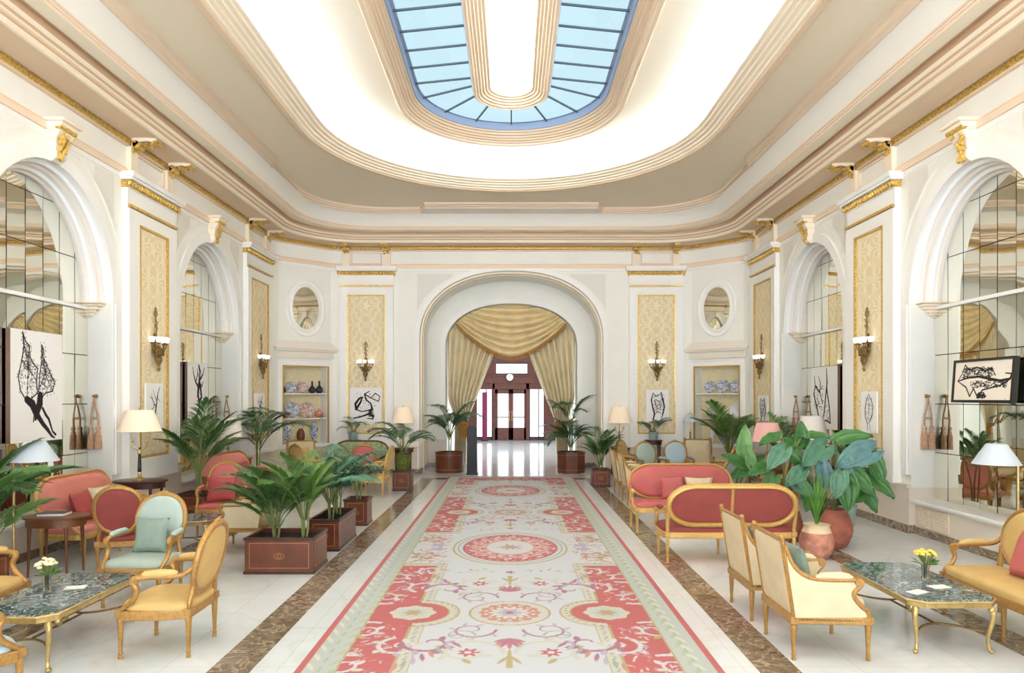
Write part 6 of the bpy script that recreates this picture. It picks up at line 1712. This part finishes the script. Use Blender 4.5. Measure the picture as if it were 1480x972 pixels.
cushion('coral cushion on the yellow settee at the right edge', (4.56, 6.12, .482), (-1, 0), M['pink'], (.22, .21, .08), 18)
floor_lamp('brass floor lamp with grey shade at the right edge before the tall mirror', (5.55, 7.58, 0), pi, h=1.40)
settee('red settee seen from behind with gilt frame and centre post', (2.78, 9.04, 0), (0, 1), M['red'], L=1.72, post=True, frame=M['giltpale'], rail_w=.045)
settee('red settee facing the camera beyond the one seen from behind', (2.76, 10.98, 0), (0, -1), M['pink'], L=1.74, h=1.03, frame=M['giltpale'])
cushion('rose cushion in the middle of the red settee facing the camera', (2.58, 11.0, .482), (.1, -1), M['pink'], (.19, .18, .07), 16)
cushion('cream cushion in the middle of the red settee facing the camera', (2.99, 10.97, .482), (-.1, -1), M['cream'], (.22, .18, .07), 16)
bergere('cream square-back armchair third along the right carpet edge', (2.56, 13.75, 0), (1, 0), M['cream'])
bergere('cream square-back armchair fourth along the right carpet edge', (2.56, 14.85, 0), (1, 0), M['cream'])
# elephant-ear group
POT = [(.001, 0), (.11, 0), (.15, .03), (.185, .085), (.182, .09), (.208, .15), (.205, .155), (.216, .21), (.213, .215), (.213, .265), (.207, .27), (.19, .34), (.17, .38), (.15, .42), (.165, .45), (.15, .45), (.13, .40), (.001, .38)]
def jar(label, loc, s, m, rim=None):
    t = thing('terracotta_jar', label, 'plant pot', loc, 0, 'terracotta jars of the plant group')
    MB().lathe([(r * s, z * s) for (r, z) in POT], 28).build('pot', m, t, sharp=60)
    if rim: MB().lathe([(r * s * 1.006, z * s) for (r, z) in [(.183, .352), (.168, .385), (.152, .42), (.167, .452), (.15, .453)]], 28).build('glazed_rim', rim, t, sharp=60)
    MB().lathe([(.001, .40 * s), (.135 * s, .395 * s)], 16).build('soil', M['soil'], t, sharp=60); return t
t = jar('pink clay jar with cream rim and spiky grass, front of the plant group', (3.98, 9.02, 0), 1.0, M['terra'], M['creamglz'])
g = None; r = random.Random(5)
for k in range(46):
    b = MB(); a = r.random() * 6.28; L_ = .45 + .35 * r.random(); sp = .08 + .42 * r.random()
    P = [Vector((.05 * cos(a) * j / 5 + sp * L_ * cos(a) * (j / 5) ** 1.8, .05 * sin(a) * j / 5 + sp * L_ * sin(a) * (j / 5) ** 1.8, .38 + L_ * (j / 5) * (1 - .12 * sp * j / 5))) for j in range(6)]
    s = Vector((-sin(a), cos(a), 0)); vs = []
    for j, p in enumerate(P): w_ = .012 * (1 - (j / 5) ** 2) + .001; vs += [p - s * w_, p + s * w_]
    b.add(vs, [(2 * j, 2 * j + 1, 2 * j + 3, 2 * j + 2) for j in range(5)]); b.build('grass_blade', M['grassb'], t, sharp=60)
def ear_mesh(nm, m, seed):
    r = random.Random(seed); mb = MB(); n, q = 16, 8
    L_, Wd = 1.0, .36
    def P(u, v):
        # heart outline: v along the midrib from the back lobes to the tip
        y = -.22 + 1.22 * v; w_ = Wd * (sin(pi * min(1, max(0, (v + .10) / 1.12))) ** .75) * (1.12 - .35 * v)
        a = u * 2 - 1; notch = .20 * (1 - min(1, abs(a) * 2.2)) * max(0, 1 - v * 5)
        x = a * w_
        z = .16 * abs(a) * (1 - v * .4) - .30 * max(0, v - .25) ** 1.6 + .018 * sin(a * 14 + v * 5) + .02 * sin(v * 20) * abs(a)
        return (x, y + notch, z)
    mb.grid(P, n, 14)
    me = bpy.data.meshes.new(nm); me.from_pydata([tuple(v) for v in mb.v], [], mb.f); me.materials.append(m); me.polygons.foreach_set('use_smooth', [True] * len(me.polygons)); me.update(); return me
EM = {k: ear_mesh('leaf', M[k], i) for i, k in enumerate(('earA', 'earB', 'earC', 'earL'))}
def ear_plant(label, loc, m, leaves, s=1.25):
    t = jar(label, loc, s, m); t.name = 'elephant_ear_plant'; t['category'] = 'potted plant'; t['group'] = 'elephant-ear plants in jars'
    L0 = Vector(loc); q = random.Random(int(loc[0] * 100))
    for (x, z, dy, ang, size, k, face) in leaves:     # middle of the blade, heading of the tip in the upright plane, size, tone, how far it faces the aisle
        d = Vector((cos(R_(ang)), -.25 - .3 * q.random(), sin(R_(ang)))).normalized()
        nn = Vector((-.12 + .3 * (q.random() - .5), -face, 1.0 - .35 * face)); nn = (nn - d * nn.dot(d)).normalized(); sx = d.cross(nn)
        o = bpy.data.objects.new('leaf', EM[k]); COL.objects.link(o); o.parent = t
        R3 = Matrix((sx, d, nn)).transposed(); o.rotation_euler = R3.to_euler(); o.scale = (size, size, size)
        base = Vector((x, dy, z)) - L0 - d * size * .38; base.y = dy - d.y * size * .38
        o.location = base
        e = base + d * size * .0
        MB().tube(spline([(0, 0, .4 * s), (e.x * .3, e.y * .35, .4 * s + (e.z - .4 * s) * .6), (e.x * .8, e.y * .8, e.z + .02), e], 4), .011, 6).build('leaf_stalk', M['stem'], t, sharp=60)
    return t
ear_plant('elephant-ear plant in a red clay jar, left of the plant group behind the red settee', (3.98, 10.1, 0), M['terrared'], [
    (4.33, 1.30, -.30, 208, .50, 'earA', 1.0), (3.76, 1.26, -.35, 218, .40, 'earA', .8), (3.78, 1.49, -.1, 185, .40, 'earB', .35), (4.27, 1.54, .1, 92, .34, 'earB', .9), (4.10, 1.36, .05, 200, .40, 'earB', .6),
    (3.99, .99, -.40, 212, .34, 'earA', .9), (4.06, .84, -.42, 330, .36, 'earA', .9), (4.36, 1.02, -.45, 275, .34, 'earC', 1.2), (4.20, .72, -.35, 250, .38, 'earB', .9), (3.55, 1.05, -.2, 190, .34, 'earB', .6), (3.66, .86, -.3, 230, .34, 'earB', .8), (4.14, 1.14, -.15, 300, .34, 'earB', .8), (4.46, 1.52, .05, 10, .36, 'earB', .4)], 1.2)
ear_plant('elephant-ear plant in a red clay jar, right of the plant group near the pier', (4.52, 9.72, 0), M['terrared'], [
    (4.72, 1.29, -.30, 196, .56, 'earC', .9), (4.80, 1.52, .05, 20, .44, 'earB', .6), (5.10, 1.10, -.05, 292, .40, 'earB', .8), (5.08, .90, -.1, 325, .46, 'earB', .5), (4.72, .98, -.3, 318, .44, 'earB', .9), (4.55, .82, -.35, 265, .42, 'earB', .9), (4.72, .76, -.2, 200, .46, 'earB', .8), (4.98, 1.36, .1, 340, .46, 'earB', .7), (4.40, .94, -.42, 250, .34, 'earA', .9), (4.56, 1.16, -.3, 285, .34, 'earA', .9), (4.96, .70, -.1, 300, .36, 'earB', .7)], 1.2)
t = pot_plant('calla_plant', 'pale green upright leafed plant left of the elephant-ear plants', (3.72, 11.55, 0), [(.001, 0), (.12, 0), (.15, .1), (.17, .3), (.16, .34), (.14, .34), (.001, .3)], M['terra'], .31, .14)
for (x, z, dy, ang, size, k) in ((.16, 1.36, 0, 84, .46, 'earL'), (-.02, 1.05, -.1, 150, .38, 'earB'), (.3, 1.0, -.1, 40, .38, 'earB'), (.2, 1.12, -.15, 100, .34, 'earL'), (.08, .86, -.12, 200, .36, 'earB')):
    d = Vector((cos(R_(ang)), -.1, sin(R_(ang)))).normalized(); nn = Vector((0, -1, .5)); nn = (nn - d * nn.dot(d)).normalized()
    o = bpy.data.objects.new('leaf', EM[k]); COL.objects.link(o); o.parent = t; o.rotation_euler = Matrix((d.cross(nn), d, nn)).transposed().to_euler(); o.scale = (size * .85, size, size); o.location = Vector((x, dy, z)) - d * size * .38
    e = o.location; MB().tube(spline([(0, 0, .3), (e.x * .4, e.y * .4, .3 + (e.z - .3) * .6), e], 4), .010, 6).build('leaf_stalk', M['stem'], t, sharp=60)
t = pot_plant('potted_tree', 'slender leafy plant in a celadon pot beside the right pier', (5.52, 11.35, 0), [(.001, 0), (.09, 0), (.10, .03), (.085, .05), (.11, .12), (.135, .30), (.15, .34), (.13, .34), (.001, .3)], M['celadon'], .31, .13)
for k in range(3): MB().tube(spline([(.03 * cos(k * 2.1), .03 * sin(k * 2.1), .30), (.05 * cos(k * 2.1), .05 * sin(k * 2.1), .7), (.10 * cos(k * 2.1 + .4), .10 * sin(k * 2.1 + .4), 1.05)], 4), .010, 6).build('stem', M['walnut'], t, sharp=60)
palm_crown(t, (0, 0, .95), 'areca', 8, .62, 5)
# right middle group
side_table('round_table', 'round walnut table behind the red settees, bearing the pink lamp', (5.03, 13.6, 0), .74, .42, .42, M['walnut'])
table_lamp('table lamp with pink shade behind the elephant-ear leaves', (5.03, 13.6, .74), M['shadepk'], h=.86, r=.30, rt=.20, sh=.36, candle=False)
table_lamp('table lamp with large white shade in front of the twin-stem drawing', (5.80, 13.35, .92), M['shadewh'], h=.82, r=.30, rt=.20, sh=.44, candle=False)
side_table('console_table', 'narrow walnut stand under the large white-shaded lamp on the right', (5.80, 13.35, 0), .92, .22, .25, M['walnut'], round_=False)
box_planter('palm in a mahogany box right of the plate cabinet', (5.15, 16.4, 0), .5, .5, .45, [(0, 0, 'bright', 18, 1.35, .6, .5)])
box_planter('palm in a mahogany box before the right far mirror', (5.6, 14.35, 0), .45, .45, .45, [(0, 0, 'bright', 12, 1.2, .5, .5)])
fauteuil('mint medallion armchair just behind the red settee facing the camera', (3.78, 12.3, 0), (-.3, 1), M['mint'])
fauteuil('coral medallion armchair behind the elephant-ear leaves', (4.75, 12.4, 0), (-.6, .8), M['salmon'])
fauteuil('mint medallion armchair of the far right group, angled beside a yellow one', (3.25, 15.9, 0), (.35, -1), M['mint'])
fauteuil('yellow medallion armchair with gilt back, left end of the far right group', (2.98, 16.75, 0), (.8, -.6), M['yellow'], backwood=M['giltpale'])
fauteuil('pale blue medallion armchair facing the camera in the far right group', (3.92, 16.2, 0), (0, -1), M['blue'])
bergere('cream square-back armchair of the far right group', (4.62, 17.05, 0), (-.2, -1), M['cream'], h=1.05)
fauteuil('yellow medallion armchair with gilt rear panel, right end of the far right group', (4.85, 15.55, 0), (-.5, .86), M['yellow'], backwood=M['giltpale'])
coffee_table('far coffee table among the medallion armchairs on the right', (4.05, 15.0, 0), pi / 2, L=.95, w=.6)
side_table('plant_stand', 'dark plant stand below the split husk drawing', (3.85, 18.72, 0), .95, .24, .20, M['mahogdk'])
small_palm('small palm in a glazed pot on the stand below the split husk drawing', (3.85, 18.72, .95), 'kentia', 11, .66)
side_table('lamp_table', 'slim lamp table beside the plate cabinet', (4.72, 18.25, 0), .80, .2, .2, M['walnut'])
table_lamp('slim table lamp with small grey shade beside the plate cabinet', (4.72, 18.25, .80), M['shadebl'], h=.86, r=.20, rt=.08, sh=.2, candle=False, base_r=.07)
# ------------------------------------------------------------------ camera, sky, view
cam = bpy.data.cameras.new('camera'); co = bpy.data.objects.new('camera', cam); COL.objects.link(co)
co.location = (0, 0, 2.1); co.rotation_euler = (pi / 2, 0, 0)
cam.sensor_width = 36; cam.lens = 36 * 1000 / 1480
cam.shift_x = (740 - 739) / 1480; cam.shift_y = (574 - 486) / 1480
cam.clip_start = 0.05; cam.clip_end = 500
SC.camera = co
w = bpy.data.worlds.new('sky'); SC.world = w; w.use_nodes = True
nt = w.node_tree; bg = nt.nodes['Background']
tc = nt.nodes.new('ShaderNodeTexCoord'); sep = nt.nodes.new('ShaderNodeSeparateXYZ'); rp = nt.nodes.new('ShaderNodeValToRGB')
nt.links.new(tc.outputs['Generated'], sep.inputs[0]); nt.links.new(sep.outputs['Z'], rp.inputs['Fac'])
rp.color_ramp.elements[0].position = 0.0; rp.color_ramp.elements[0].color = (0.95, 1.0, 1.09, 1)
rp.color_ramp.elements[1].position = 0.30; rp.color_ramp.elements[1].color = (0.081, 0.110, 0.121, 1)
nt.links.new(rp.outputs['Color'], bg.inputs['Color']); bg.inputs['Strength'].default_value = 3.3
SC.view_settings.view_transform = 'Standard'; SC.view_settings.look = 'None'
SC.view_settings.exposure = 1.32; SC.view_settings.gamma = 1.0; SC.view_settings.use_curve_mapping = False
cy = SC.cycles
cy.max_bounces = 12; cy.diffuse_bounces = 6; cy.glossy_bounces = 6; cy.transmission_bounces = 6; cy.transparent_max_bounces = 12
cy.caustics_reflective = False; cy.caustics_refractive = False
cy.use_denoising = True; cy.sample_clamp_indirect = 6.0

l = bpy.data.lights.new('passage_fill_light', 'AREA'); l.shape = 'RECTANGLE'; l.size = 3.0; l.size_y = 8.0; l.energy = 100; l.color = (.95, 1, 1.0)  # unseen area light added to brighten the passage
o = bpy.data.objects.new('passage_fill_light', l); COL.objects.link(o); o.location = (0, 28.0, 4.55)
